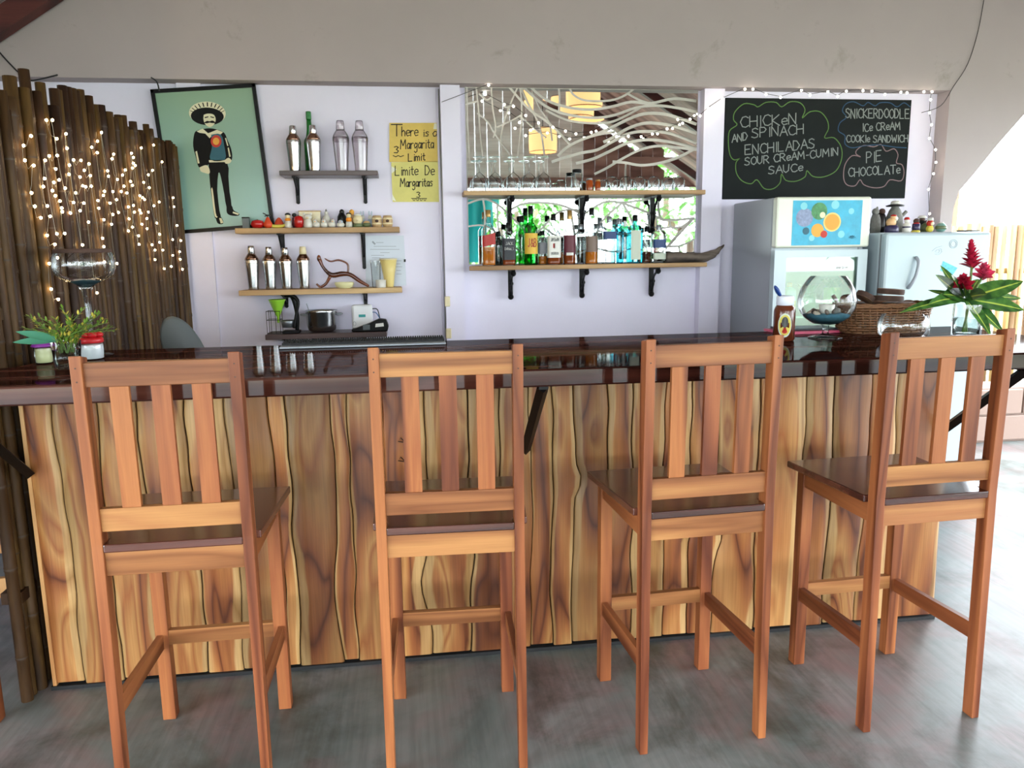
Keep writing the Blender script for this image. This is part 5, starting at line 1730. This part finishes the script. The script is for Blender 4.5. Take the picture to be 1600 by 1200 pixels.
MB().lathe([(.001, .012), (.035, .014), (.042, .05), (.040, .055), (.001, .03)], (-.015, 0, .02), 18).build('cup', 'dull_steel', t, True)
t = thing('wire_rack', 'small wire rack with bar tools beside the juicer', 'rack', (xon(*c1(112, 405), 1.90), 1.90, SZD))
w = MB()
for z in (.004, .08, .13):
    w.tube([(-.045, -.04, z), (.03, -.04, z), (.03, .04, z), (-.045, .04, z), (-.045, -.04, z)], .0016, 5)
for x_, y_ in ((-.045, -.04), (-.02, -.04), (.005, -.04), (.03, -.04), (.03, .04), (-.045, .04)):
    w.tube([(x_, y_, .002), (x_, y_, .132)], .0016, 5)
w.build('frame', 'black_metal', t)
fo = Vector((xon(*c1(124, 290), 1.90), 1.90, SZD + .062))
t = thing('funnel', 'lime green plastic funnel standing in the wire rack', 'funnel', fo)
MB().open_lathe([(.006, 0), (.007, .035), (.014, .045), (.046, .128), (.049, .132), (.047, .134), (.012, .05), (.005, .035), (.004, 0)], seg=22).build('cone', 'lime_plastic', t, True)

# rubber bar mat in its steel tray along the back edge of the bar top
t = thing('bar_mat', 'black bristled bar mat in a steel tray on the bar top rear edge', 'bar mat', (-.53, .36, ZT))
MB().box(-.315, .312, -.075, .07, 0, .010).build('tray', 'dull_steel', t, bevel=0.003)
MB().box(-.312, .308, -.030, .066, .010, .018).build('mat', 'dark_rubber', t)
n0 = None
for i in range(70):
    for j, yy in enumerate((-.024, .012, .05)):
        if n0 is None:
            nb = MB()
        nb.lathe([(.0032, .017), (.0028, .024), (.001, .025)], (-.306 + i * .0088, yy, 0), 6)
        n0 = 1
o = nb.build('bristles', 'dark_rubber', t)
o['kind'] = 'stuff'

# ------------------------------------------------------------------ wall conduit, sockets, loose cables
t = thing('cable_conduit', 'thin vertical conduit with two white sockets beside the yellow notices', 'conduit', (-.150, WY - .012, .9))
MB().tube([(0, 0, -.1), (0, 0, 1.54)], .007, 8).build('pipe', 'lilac_plaster', t, True)
MB().tube([(.012, -.004, 0.05), (.014, -.004, .8), (.008, -.004, 1.54)], .003, 6).build('cable', 'wire_pale', t, True)
for py in (471, 521):
    p_ = at(699 if py < 500 else 701, py, WY - .08)
    MB().box(-.016, .016, -.012, .012, -.030, .030).build('socket', 'figure_cream', t, bevel=.004, loc=(p_.x + .150, -.07, p_.z - .9))
for nm, lb, pts_ in [('loose_cable', 'black cable drooping under the roof beam at the left edge', [(-4, 78), (12, 96), (30, 114), (45, 125), (62, 124), (90, 117)]), ('loose_cable', 'short black cable end hanging above the framed picture', [(236, 121), (245, 128), (249, 142)]), ('loose_cable', 'thin dark cable running down the wall right of the chalkboard', [(1538, -4), (1528, 50), (1512, 100), (1490, 135), (1470, 165), (1440, 176)])]:
    ps = [at(a, b, BY - .006) for a, b in pts_]
    o_ = ps[0]
    tag(MB().tube(smooth_path([p_ - o_ for p_ in ps], 5), .004 if 'thin' not in lb else .002, 6).build(nm, 'cable_black', None, True, loc=o_), lb, 'cable')

# ------------------------------------------------------------------ refrigerators
F1 = (1.671, 2.226, 1.421, 2.0, 1.775)
fx = (F1[0] + F1[1]) / 2
t = thing('refrigerator', 'refrigerator with fruit picture on its freezer door and a glass door below', 'refrigerator', (fx, 0, 0))
a, b = F1[0] - fx, F1[1] - fx
MB().box(a, a + .03, F1[2] + .055, F1[3], .04, F1[4]).build('side_panel', 'grey_shade_enamel', t, bevel=.006)  # both side panels carry their shade in the grey colour
MB().box(b - .03, b, F1[2] + .055, F1[3], .04, F1[4]).build('side_panel', 'grey_shade_enamel', t, bevel=.006)
MB().box(a + .02, b - .02, F1[3] - .02, F1[3] - .002, .04, F1[4] - .005).build('back_panel', 'white_enamel', t)
MB().box(a + .02, b - .02, F1[2] + .06, F1[3] - .01, 1.47, F1[4] - .003).build('freezer_body', 'white_enamel', t)
MB().box(a + .02, b - .02, F1[2] + .06, F1[3] - .01, .04, .14).build('base', 'gasket_grey', t)
dz0, dz1 = 1.500, 1.777
dr = MB().box(a - .002, b + .004, F1[2], F1[2] + .052, dz0, dz1).build('freezer_door', 'cream_enamel', t, bevel=.012)
x0, x1 = at(1238, 345, F1[2]).x - fx, at(1346, 345, F1[2]).x - fx
z0, z1 = at(1290, 383, F1[2]).z, at(1290, 313, F1[2]).z
MB().box(x0, x1, F1[2] - .0015, F1[2], z0, z1).build('picture_panel', 'print_aqua', dr)


def disc(cxp, cyp, rpx, mat, lift, parent, rot=0.0, sy=1.0):
    p_ = at(cxp, cyp, F1[2])
    r_ = rpx * 4.05 / FPX
    n = 20
    MB().plate([(p_.x - fx + r_ * math.cos(-2 * PI * i / n + PI), F1[2] - .0016 - lift, p_.z + sy * r_ * math.sin(2 * PI * i / n)) for i in range(n)], .0003).build('printed_fruit', mat, parent, fix=True)


for cxp, cyp, rp, mt, lf in [(1257, 340, 15, 'print_violet', 0), (1280, 330, 14, 'print_green', .0004), (1300, 347, 15.5, 'print_peach', .0004), (1300, 347, 13, 'print_orange', .0008), (1277, 360, 11, 'print_gold', .0006), (1287, 366, 6, 'print_red', .001), (1259, 361, 6, 'print_teal', .0004), (1314, 366, 6, 'print_bubble', .0004), (1330, 330, 5, 'print_bubble', .0004), (1305, 320, 7, 'print_bubble', .0002), (1256, 322, 6, 'print_bubble', .0002), (1285, 336, 5, 'print_cream', .0008), (1268, 372, 5, 'print_bubble', .0003)]:
    disc(cxp, cyp, rp, mt, lf, dr)
for k in range(7):
    aa = PI * (k + .5) / 7
    p_ = at(1331, 374, F1[2])
    MB().plate([(p_.x - fx + .004 * math.cos(aa + .4), F1[2] - .0022, p_.z + .002), (p_.x - fx + .026 * math.cos(aa) + .003, F1[2] - .0022, p_.z + .022 * math.sin(aa)), (p_.x - fx + .026 * math.cos(aa) - .003, F1[2] - .0022, p_.z + .022 * math.sin(aa))], .0003).build('printed_shell', 'print_black', dr, fix=True)
# glass door
wx0, wx1 = at(1228, 440, F1[2]).x - fx, at(1339, 440, F1[2]).x - fx
wz1, wz0 = at(1290, 402, F1[2]).z, .35
dg = MB()
dg.box(a, wx0, F1[2] + .004, F1[2] + .052, .15, 1.487).box(wx1, b, F1[2] + .004, F1[2] + .052, .15, 1.487).box(wx0, wx1, F1[2] + .004, F1[2] + .052, wz1, 1.487).box(wx0, wx1, F1[2] + .004, F1[2] + .052, .15, wz0)
dgo = dg.build('glass_door_frame', 'white_enamel', t)
MB().box(wx0, wx1, F1[2] + .012, F1[2] + .016, wz0, wz1).build('pane', 'fridge_glass', dgo)
m = MB()
q0, q1 = at(1308, 420, F1[2]), at(1328, 419, F1[2])
write_local(m, 'daytron', q0.x - fx, q1.x - fx, q0.z, .018, F1[2] + .0115, .003)
m.build('lettering', 'label_white', dgo)
for z in (.75, 1.1):
    MB().box(a + .03, b - .03, F1[2] + .07, F1[3] - .03, z, z + .012).build('shelf', 'white_plastic', t)
bottle('white carton-like bottle with orange cap inside the glass fridge door', (at(1232, 480, 1.56).x, 1.56, 1.112), .032, .19, 'white_plastic', 'print_orange', None, .3, [(.2, .45, 'print_orange', .9, 0)], 5, .75, .2, group='things inside the glass fridge', name='drink_bottle')
for cxp, r_, h_, mt, lb in [(1262, .045, .12, 'print_green', 'bundle of greens in a tub inside the glass fridge'), (1300, .05, .15, 'lime_plastic', 'lime green tub inside the glass fridge')]:
    t2 = thing('food_tub', lb, 'tub', (at(cxp, 470, 1.62).x, 1.62, 1.112), 0, 'things inside the glass fridge')
    MB().lathe([(r_ * .85, 0), (r_, .01), (r_, h_), (r_ * .9, h_ + .005), (.001, h_ + .006)], seg=18).build('body', mt, t2, True)
    lf = MB()
    for k in range(9):
        aa = k * 2 * PI / 9
        lf.leaf((0.6 * r_ * math.cos(aa), .6 * r_ * math.sin(aa), h_), (math.cos(aa) * .6, math.sin(aa) * .6, 1), .1, .04, .3, n=4)
    lf.build('leaves', 'print_green', t2, True)

F2 = (2.283, 2.927, 1.35, 1.92, 1.578)
gx = (F2[0] + F2[1]) / 2
t = thing('refrigerator', 'plain white refrigerator topped with painted figures', 'refrigerator', (gx, 0, 0))
a, b = F2[0] - gx, F2[1] - gx
MB().box(a + .003, b - .003, F2[2] + .065, F2[3], .05, F2[4]).build('body', 'white_enamel', t, bevel=.012)
dr2 = MB().box(a, b, F2[2], F2[2] + .056, .08, F2[4] - .004).build('door', 'white_enamel', t, bevel=.016)
MB().box(a + .008, b - .008, F2[2] + .055, F2[2] + .066, .09, F2[4] - .01).build('gasket', 'gasket_grey', t)
MB().box(a + .02, b - .02, F2[2] + .08, F2[3] - .02, 0, .055).build('foot_base', 'gasket_grey', t)


def c2(a_, b_):
    return (1300 + a_ / 4.617, 280 + b_ / 4.617)


def f2(a_, b_, off=0.0):
    p_ = at(*c2(a_, b_), F2[2])
    return Vector((p_.x - gx, F2[2] - off, p_.z))


MB().tube(smooth_path([f2(600, 560, .004), f2(606, 600, .024), f2(590, 680, .026), f2(565, 740, .022), f2(545, 790, .004)], 5), [.006] + [.010] * 19 + [.006], 8).build('handle', 'grey_shade_enamel', dr2, True)
for r_ in (.0245, .016):
    MB().tube([f2(875, 467, .0008) + Vector((r_ * math.cos(k * PI / 12), 0, r_ * math.sin(k * PI / 12))) for k in range(25)], .0012, 5).build('round_mark', 'ink_grey', dr2)
for q in ([(720, 520), (750, 495), (795, 482)], [(740, 540), (768, 545), (795, 520)], [(742, 525), (760, 508), (775, 512), (768, 530), (745, 532)], [(775, 500), (790, 506), (785, 522)]):
    MB().tube(smooth_path([f2(x_, y_, .0006) for x_, y_ in q], 4), .001, 5).build('drawn_mark', 'ink_grey', dr2)
MB().plate([f2(780, 660), f2(870, 690), f2(905, 640), f2(800, 590)], .001).build('turquoise_sticker', 'turquoise_tag', dr2)


def fig2(label, cxp, y, parts, name='painted_figure', cat='figure'):
    p_ = at(*c2(cxp, 360), y)
    t_ = thing(name, label, cat, (p_.x, y, F2[4]), 0, 'painted figures on the white refrigerator')
    k = (y - CAM.y) * 1.02 / FPX / 4.617
    for nm, mt, sh, q in parts:
        m_ = MB()
        if sh == 'ball':
            c, r = q
            m_.ball([v_ * k for v_ in c], tuple(v_ * k for v_ in r), 14, 9)
        elif sh == 'lathe':
            m_.lathe([(r * k, z * k) for r, z in q], seg=18)
        else:
            ps, r = q
            m_.tube(smooth_path([[v_ * k for v_ in p2] for p2 in ps], 4), r * k, 8)
        m_.build(nm, mt, t_, True)
    return t_


fig2('grey stone animal statue behind the fruit-picture refrigerator edge', 310, 1.72, [('body', 'figure_stone', 'lathe', [(34, 0), (40, 40), (36, 100), (24, 140)]), ('head', 'figure_stone', 'ball', ((-4, 0, 160), (26, 24, 26))), ('muzzle', 'figure_stone', 'ball', ((-20, -16, 152), (14, 14, 12))), ('ear', 'figure_stone', 'ball', ((8, 0, 184), (8, 6, 14)))])
fig2('dark sitting animal figure next to the stone statue', 350, 1.75, [('body', 'figure_black', 'lathe', [(34, 0), (38, 60), (30, 130), (14, 165)]), ('head', 'bark', 'ball', ((0, -6, 160), (24, 22, 24)))])
fig2('tall grey clay figure wearing a wide black and white hat', 445, 1.74, [('body', 'figure_stone', 'lathe', [(56, 0), (64, 50), (58, 120), (40, 170), (26, 190)]), ('head', 'figure_stone', 'ball', ((0, 0, 190), (28, 26, 22))), ('hat_brim', 'figure_black', 'lathe', [(62, 196), (66, 204), (40, 212), (30, 214)]), ('hat_crown', 'figure_white', 'lathe', [(34, 212), (32, 230), (22, 238), (1, 240)]), ('arm', 'figure_stone', 'tube', ([(40, 0, 110), (72, 0, 140), (92, 0, 160)], 13))])
fig2('painted man figure with red cap seated before the grey clay figure', 430, 1.58, [('base', 'figure_navy', 'lathe', [(46, 0), (52, 14), (48, 44), (34, 58)]), ('shirt', 'skin_clay', 'ball', ((-8, 0, 76), (38, 30, 34))), ('head', 'skin_clay', 'ball', ((6, -4, 112), (22, 20, 22))), ('cap', 'figure_red', 'ball', ((8, -2, 126), (22, 22, 10))), ('beard', 'figure_white', 'ball', ((22, -10, 104), (16, 14, 18)))])
fig2('small white soldier figure with red cap', 537, 1.58, [('body', 'figure_white', 'lathe', [(28, 0), (30, 20), (26, 60), (20, 72)]), ('belt', 'figure_navy', 'lathe', [(28.5, 36), (29.5, 38), (28.5, 46), (28, 48)]), ('head', 'figure_white', 'ball', ((0, 0, 86), (20, 18, 18))), ('cap', 'figure_red', 'lathe', [(20, 96), (22, 100), (14, 114), (1, 116)])])
fig2('small navy and red figure on a yellow base', 605, 1.58, [('base', 'figure_yellow', 'lathe', [(30, 0), (32, 8), (26, 18)]), ('body', 'figure_navy', 'lathe', [(24, 16), (28, 34), (26, 66)]), ('scarf', 'figure_red', 'ball', ((0, -3, 68), (25, 22, 9))), ('head', 'bark', 'ball', ((0, 0, 86), (22, 20, 20)))])
fig2('dark figure with a white hat behind the navy one', 645, 1.70, [('body', 'figure_black', 'lathe', [(34, 0), (38, 40), (26, 90)]), ('head', 'bark', 'ball', ((0, 0, 100), (22, 20, 18))), ('hat', 'figure_white', 'lathe', [(30, 110), (32, 114), (20, 128), (1, 130)])])
fig2('red-headed figure with a yellow body and white hat', 705, 1.58, [('body', 'figure_yellow', 'ball', ((0, 0, 28), (28, 24, 28))), ('head', 'print_red', 'ball', ((0, 0, 68), (26, 24, 26))), ('face', 'figure_cream', 'ball', ((4, -14, 66), (16, 14, 16))), ('hat', 'figure_white', 'lathe', [(20, 88), (22, 92), (18, 108), (1, 110)])])
fig2('dark green gourd figure behind the red-headed one', 672, 1.64, [('body', 'figure_green', 'lathe', [(26, 0), (36, 26), (30, 60), (1, 78)]), ('stalk', 'bark', 'tube', ([(0, 0, 74), (4, 0, 92)], 5))])
fig2('round teal striped ball pot at the right of the figures', 785, 1.58, [('body', 'figure_teal', 'ball', ((0, 0, 36), (40, 38, 36))), ('stripe', 'figure_green', 'lathe', [(38.5, 24), (40.6, 30), (40.8, 40), (39, 48)]), ('mouth', 'figure_white', 'lathe', [(16, 66), (18, 72), (14, 76)])])
fig2('small flat tray on the right end of the white refrigerator', 985, 1.55, [('tray', 'figure_stone', 'lathe', [(60, 0), (76, 4), (80, 14), (74, 12), (1, 6)])], 'tray', 'tray')

# ------------------------------------------------------------------ on the bar top, right
p_ = atz(1224, 532, ZT)
t = thing('sauce_bottle', 'brown sauce bottle with white cap and oval fruit label on the bar', 'bottle', p_)
MB().lathe([(.036, 0), (.040, .006), (.040, .115), (.036, .128), (.030, .136), (.030, .14)], seg=24).build('body', 'syrup', t, True)
MB().lathe([(.031, .136), (.033, .138), (.032, .168), (.030, .172), (.001, .173)], seg=24).build('cap', 'cap_white', t, True)
MB().ball((-.036, -.008, .190), (.008, .014, .026), 12, 8, Euler((0, -.55, 0)).to_matrix()).build('open_lid', 'pen_blue', t, True)
for nm, mt, rr, lf in (('label', 'label_beige', 1.0, .0405), ('label_print', 'figure_yellow', .86, .0410), ('label_print', 'figure_black', .45, .0416), ('label_print', 'print_red', .36, .0414)):
    n = 20
    vs = []
    for i in range(n):
        aa = 2 * PI * i / n
        u = -0.016 + .026 * rr * math.cos(aa)
        zc = .062 + (0.012 if mt == 'figure_black' else -.024 if mt == 'print_red' else 0)
        v_ = zc + (.046 if mt != 'print_red' else .02) * rr * math.sin(aa)
        th_ = -PI / 2 + u / .040
        vs.append((lf * math.cos(th_), lf * math.sin(th_), v_))
    MB().add(vs + [(lf * math.cos(-PI / 2 - .4), lf * math.sin(-PI / 2 - .4), .062)], [(i, (i + 1) % n, n) for i in range(n)]).build(nm, mt, t, True)

p_ = atz(1289, 528, ZT)
t = thing('snifter_glass', 'giant snifter glass with blue sand, shells and a candle', 'glass vase', p_)
MB().lathe([(.001, .0), (.062, .0), (.066, .003), (.05, .008), (.014, .016), (.010, .03), (.013, .05), (.03, .056)], seg=28).build('foot', 'clear_glass', t, True)
MB().open_lathe([(.012, .052), (.05, .058), (.085, .082), (.106, .118), (.110, .148), (.100, .190), (.082, .222), (.068, .240), (.067, .241)], seg=36).build('bowl', 'clear_glass', t, True)
MB().lathe([(.02, .056), (.05, .060), (.083, .084), (.088, .092), (.06, .098), (.001, .1)], seg=28).build('sand', 'sand_blue', t, True)
MB().lathe([(.022, .096), (.026, .10), (.030, .132), (.027, .133), (.026, .126), (.001, .124)], (-.005, -.01, 0), 20).build('candle_cup', 'figure_white', t, True)
for k in range(14):
    aa = k * 2.399
    rr = .035 + .038 * ((k * 7) % 5) / 5
    MB().ball((rr * math.cos(aa), rr * math.sin(aa), .10 + .006 * (k % 3)), (.016, .011, .008), 9, 6, Euler((aa, .4, k)).to_matrix()).build('shell', ['shell', 'drift_wood', 'figure_stone'][k % 3], t, True)
MB().tube(smooth_path([(.03, .02, .105), (.05, .015, .135), (.035, .02, .165)], 4), .008, 7).build('twig', 'drift_wood', t, True)

p_ = atz(1282, 521, ZT) + Vector((-.025, 0.07, 0))
t = thing('magazine', 'pink-covered magazine lying behind the snifter glass', 'magazine', p_, .08)
MB().box(-.14, .14, -.07, .10, 0, .010).build('cover', 'magazine_pink', t)
MB().box(-.139, .141, -.069, .099, .0012, .0085).build('pages', 'label_white', t)
t = thing('menu_folder', 'dark menu folder on top of the pink magazine', 'folder', p_ + Vector((0, .01, .0105)), -.06)
MB().box(-.12, .12, -.05, .08, 0, .008).build('cover', 'magazine_dark', t, bevel=.002)

# wicker basket
bc = Vector((1.600, .300, ZT))
t = thing('wicker_basket', 'oval wicker basket holding round wood slices', 'basket', bc)
BA, BB, BH = .195, .105, .115


def rim_pt(aa, z, k):
    f = .88 + .12 * z / BH + k
    ca_, sa_ = math.cos(aa), math.sin(aa)
    e = 3.0
    q = 1.0 / (abs(ca_) ** e + abs(sa_) ** e) ** (1 / e)
    return Vector((BA * f * q * ca_, BB * f * q * sa_, z))


w = MB()
NS = 44
for r_ in range(11):
    z = .006 + r_ * (BH - .012) / 10
    w.tube([rim_pt(2 * PI * i / (NS * 2), z, .028 * (1 if ((i // 2 + r_) % 2) else -1) * (1 if i % 2 == 0 else 0)) for i in range(NS * 2 + 1)], .0042, 5, False)
w.build('weave', 'wicker', t, True)
w = MB()
for i in range(NS):
    aa = 2 * PI * i / NS
    w.tube([rim_pt(aa, 0.002, 0), rim_pt(aa, BH, 0)], .0034, 5)
w.build('stakes', 'wicker', t, True)
w = MB()
for k in range(3):
    w.tube([rim_pt(2 * PI * i / 60, BH, .0) + Vector((0, 0, .006 * math.sin(i * .9 + k * 2.1))) for i in range(61)], .005, 6, False)
w.build('rim', 'wicker', t, True)
MB().slab([(rim_pt(2 * PI * i / 30, 0, -.02).x, rim_pt(2 * PI * i / 30, 0, -.02).y) for i in range(30)], .0, .006).build('bottom', 'wicker', t)
slc = [((-.150, .0, .112), .046, (0, 1.25, 0), 'round wood slice standing upright at the left end of the basket'), ((-.058, .0, .110), .058, (.04, .03, .3), 'wide wood slice lying flat at the left in the basket'), ((.072, .0, .110), .060, (-.03, -.03, .8), 'wide wood slice lying flat at the right in the basket'), ((.02, .0, .139), .060, (.03, .04, 1.2), 'wood slice lying across the middle of the basket pile'), ((.035, .0, .167), .050, (.05, .05, .5), 'topmost pale-edged wood slice of the basket pile'), ((-.085, -.01, .148), .036, (.15, .55, .4), 'small wood slice tilted on the left of the pile'), ((.06, .0, .080), .062, (.0, .0, .4), 'wood slice low in the basket under the others')]
for c_, r_, ro_, lb in slc:
    s_ = thing('wood_slice', lb, 'wood slice', bc + Vector(c_), 0, 'wood slices in the basket')
    s_.rotation_euler = ro_
    rp = [r_ * (1 + .05 * math.sin(3 * k + r_ * 100)) for k in range(20)]
    MB().slab([(rp[k] * math.cos(2 * PI * k / 20), rp[k] * math.sin(2 * PI * k / 20)) for k in range(20)], -.011, .011).build('face', 'slice_wood', s_)
    MB().open_lathe([(r_ * 1.045, -.010), (r_ * 1.075, 0), (r_ * 1.045, .010)], seg=20).build('bark_ring', 'bark', s_, True)

p_ = atz(1410, 533, ZT)
t = thing('glass_bowl', 'rounded clear glass bowl before the basket', 'bowl', p_)
MB().open_lathe([(.001, .004), (.055, .0), (.068, .004), (.086, .03), (.090, .06), (.084, .088), (.078, .1)], seg=36).build('body', 'clear_glass', t, True)

# flower vase
vb = Vector((1.815, .075, ZT))
t = thing('flower_vase', 'glass vase of red ginger flowers and croton leaves', 'vase', vb)
MB().open_lathe([(.001, .004), (.044, 0), (.050, .004), (.052, .06), (.050, .125)], seg=28).build('vase', 'clear_glass', t, True)
MB().lathe([(.044, .012), (.047, .014), (.048, .07), (.001, .0705)], seg=24).build('water', 'jar_water', t, True)


def fv(a_, b_, y=.075):
    return at(*c2(a_, b_), y) - vb


ctr = Vector((0, 0, .15))
st = MB()
for e_ in [fv(1010, 620), fv(1090, 700), fv(940, 740), fv(900, 860)]:
    st.tube(smooth_path([(random.uniform(-.02, .02), random.uniform(-.02, .02), .015), (0, 0, .12), e_], 4), .0045, 6)
st.build('stems', 'stem_green', t, True)


def ginger(nm, mt, b_, top_, r0, n_):
    m_ = MB()
    ax = (top_ - b_)
    L = ax.length
    ax.normalize()
    for i in range(n_):
        k = i / n_
        aa = i * 2.4
        side_ = Vector((math.cos(aa), math.sin(aa), 0))
        side_ = (side_ - ax * side_.dot(ax)).normalized()
        m_.leaf(b_ + ax * L * k, (side_ * (1.0 - .55 * k) + ax * (.55 + .5 * k)), r0 * (1.25 - .75 * k), r0 * .62 * (1.2 - .6 * k), .05, n=4, fold=.3, up=ax)
    m_.build(nm, mt, t, True)


ginger('ginger_flower', 'petal_red', fv(1012, 650), fv(1006, 462), .044, 38)
ginger('ginger_flower', 'petal_pink', fv(1085, 730), fv(1098, 625, .05), .046, 24)
ginger('ginger_flower', 'petal_red', fv(940, 790), fv(950, 705, .03), .044, 26)
for (a0, b0, a1, b1, wd, dr_, y1) in [(890, 850, 745, 690, .075, .0, .06), (900, 850, 780, 620, .05, .0, .12), (905, 870, 690, 905, .06, .15, -.02), (890, 880, 490, 965, .045, .12, .02), (960, 860, 1385, 735, .085, .0, .08), (970, 880, 1390, 945, .095, .05, .04), (960, 890, 1215, 1095, .07, .15, .0), (950, 890, 1120, 1105, .06, .2, -.02), (1000, 850, 1370, 860, .06, .05, .14), (920, 850, 860, 690, .06, .0, .02), (950, 860, 1060, 720, .06, .0, .16), (930, 860, 1120, 830, .09, .1, .0), (920, 860, 800, 830, .08, .1, .03), (900, 860, 690, 800, .035, .0, .15), (930, 850, 960, 780, .09, .1, .0)]:
    b_, e_ = fv(a0, b0), fv(a1, b1, y1)
    b_ = ctr * .55 + b_ * .45
    d_ = e_ - b_
    L_ = d_.length
    d_ = d_ + Vector((0, 0, dr_ * L_))
    MB().leaf(b_, d_, L_, wd, dr_, up=Vector((0, -.75, .65)), n=9, fold=.10).build('leaf', 'croton_leaf', t, True, attr=True)

# ------------------------------------------------------------------ on the bar top, left
p_ = atz(70, 568, ZT)
t = thing('glass_jar', 'small glass jar with purple frilled lid on the bar', 'jar', p_)
MB().lathe([(.025, 0), (.028, .004), (.0285, .055), (.026, .062)], seg=22).build('body', 'jar_water', t, True)
MB().lathe([(.022, .004), (.025, .006), (.025, .05), (.001, .052)], seg=18).build('wax', 'dish_cream', t, True)
MB().lathe([(.034, .058), (.036, .061), (.031, .067), (.028, .074), (.001, .075)], seg=22).build('lid', 'purple_lid', t, True)
p_ = atz(145, 561, ZT)
t = thing('glass_jar', 'squat glass jar of white salt with red lid on the bar', 'jar', p_)
MB().lathe([(.036, 0), (.039, .004), (.040, .05), (.036, .062)], seg=24).build('body', 'clear_glass', t, True)
MB().lathe([(.033, .003), (.036, .005), (.037, .05), (.001, .052)], seg=22).build('salt', 'salt_white', t, True)
MB().lathe([(.038, .058), (.041, .061), (.040, .072), (.036, .076), (.001, .077)], seg=24).build('lid', 'red_lid', t, True)
for k in range(5):
    aa = k * 2 * PI / 5
    MB().ball((.02 * math.cos(aa) + .008, .02 * math.sin(aa), .086), (.016, .012, .010), 9, 6).build('petal', 'red_lid', t, True)
p_ = atz(107, 575, ZT)
t = thing('posy_glass', 'glass tumbler holding yellow-green leafy sprigs', 'vase', p_)
MB().open_lathe([(.001, .003), (.034, 0), (.037, .004), (.045, .088)], seg=26).build('tumbler', 'clear_glass', t, True)
MB().lathe([(.032, .010), (.035, .012), (.041, .06), (.001, .0605)], seg=22).build('water', 'jar_water', t, True)
pv = Vector(p_)


def fp(a_, b_, y):
    return at(a_ / 5.0, 380 + b_ / 5.0, y) - pv


tips = [(230, 575), (270, 610), (310, 580), (340, 620), (400, 610), (430, 590), (490, 510), (520, 560), (560, 590), (650, 515), (690, 600), (740, 560), (780, 550), (800, 600), (830, 620), (860, 660), (900, 680), (700, 660), (620, 640), (300, 660), (200, 665), (760, 640), (460, 640), (580, 650)]
sg, sy_ = MB(), MB()
stm = MB()
for i, (a_, b_) in enumerate(tips):
    e_ = fp(a_, b_, pv.y + random.uniform(-.05, .06))
    bb = Vector((random.uniform(-.02, .02), random.uniform(-.02, .02), .05))
    pp = smooth_path([bb, Vector((bb.x * 1.3 + e_.x * .25, bb.y + e_.y * .2, .105)), e_], 7)
    stm.tube(pp, .0012, 4)
    for k in range(4, len(pp)):
        for s_ in (-1, 1):
            d_ = (pp[min(k + 1, len(pp) - 1)] - pp[k - 1]).normalized()
            sd_ = Vector((random.gauss(0, 1), random.gauss(0, 1), random.gauss(0, .6))).normalized()
            (sy_ if (i + k) % 3 == 0 else sg).leaf(pp[k], d_ * 1.1 + sd_ * .8, .020, .0075, .1, n=3)
stm.build('stems', 'stem_green', t)
sg.build('sprigs', 'sprig_green', t, True)
sy_.build('buds', 'sprig_yellow', t, True)
for a_, b_ in ((120, 690), (95, 775)):
    e_ = fp(a_, b_, pv.y)
    b_0 = Vector((-.02, 0, .09))
    MB().leaf(b_0, e_ - b_0, (e_ - b_0).length, .035, 0.0, up=Vector((0, -.7, .7)), n=6).build('leaf', 'leaf_teal', t, True)
p_ = atz(122, 556, ZT)
p_ = Vector((-1.50, .27, ZT))
t = thing('candle_goblet', 'tall-stemmed wide glass goblet with dark rim before the bamboo', 'goblet', p_)
MB().lathe([(.001, 0), (.065, 0), (.068, .003), (.03, .010), (.012, .03), (.009, .08), (.010, .18), (.016, .235), (.03, .252)], seg=26).build('stem', 'clear_glass', t, True)
MB().open_lathe([(.012, .245), (.035, .258), (.070, .272), (.094, .290), (.103, .318), (.101, .350), (.092, .372), (.090, .378)], seg=34).build('bowl', 'clear_glass', t, True)
MB().lathe([(.016, .247), (.035, .259), (.052, .268), (.001, .274)], seg=24).build('sand', 'sand_blue', t, True)
MB().open_lathe([(.0925, .368), (.094, .370), (.092, .381), (.090, .382), (.0895, .372)], seg=34).build('rim_band', 'bark', t, True)

# round-backed grey chair standing behind the bar
t = thing('grey_chair', 'dark grey round-backed chair behind the bar, below the framed picture', 'chair', (-1.345, .80, 0), .15)
MB().lathe([(.001, -.012), (.13, -.012), (.142, -.004), (.142, .008), (.13, .012), (.001, .012)], (0, .15, 1.06), 28, rot=Euler((PI / 2 - .15, -.36, 0)).to_matrix(), sy=1.3, sx=.6).build('backrest', 'pan_grey', t, True)
MB().tube([(0, .17, .95), (0, .16, .64)], .014, 8).build('back_support', 'black_metal', t, True)
MB().lathe([(.001, .62), (.17, .62), (.18, .635), (.17, .655), (.001, .66)], seg=28).build('seat', 'pan_grey', t, True)
for k in range(4):
    aa = PI / 4 + k * PI / 2
    MB().tube([(.1 * math.cos(aa), .1 * math.sin(aa), .625), (.19 * math.cos(aa), .19 * math.sin(aa), .002)], .012, 8).build('leg', 'black_metal', t, True)
MB().tube([(.155 * math.cos(k * PI / 12), .155 * math.sin(k * PI / 12), .25) for k in range(25)], .008, 6).build('foot_ring', 'black_metal', t, True)
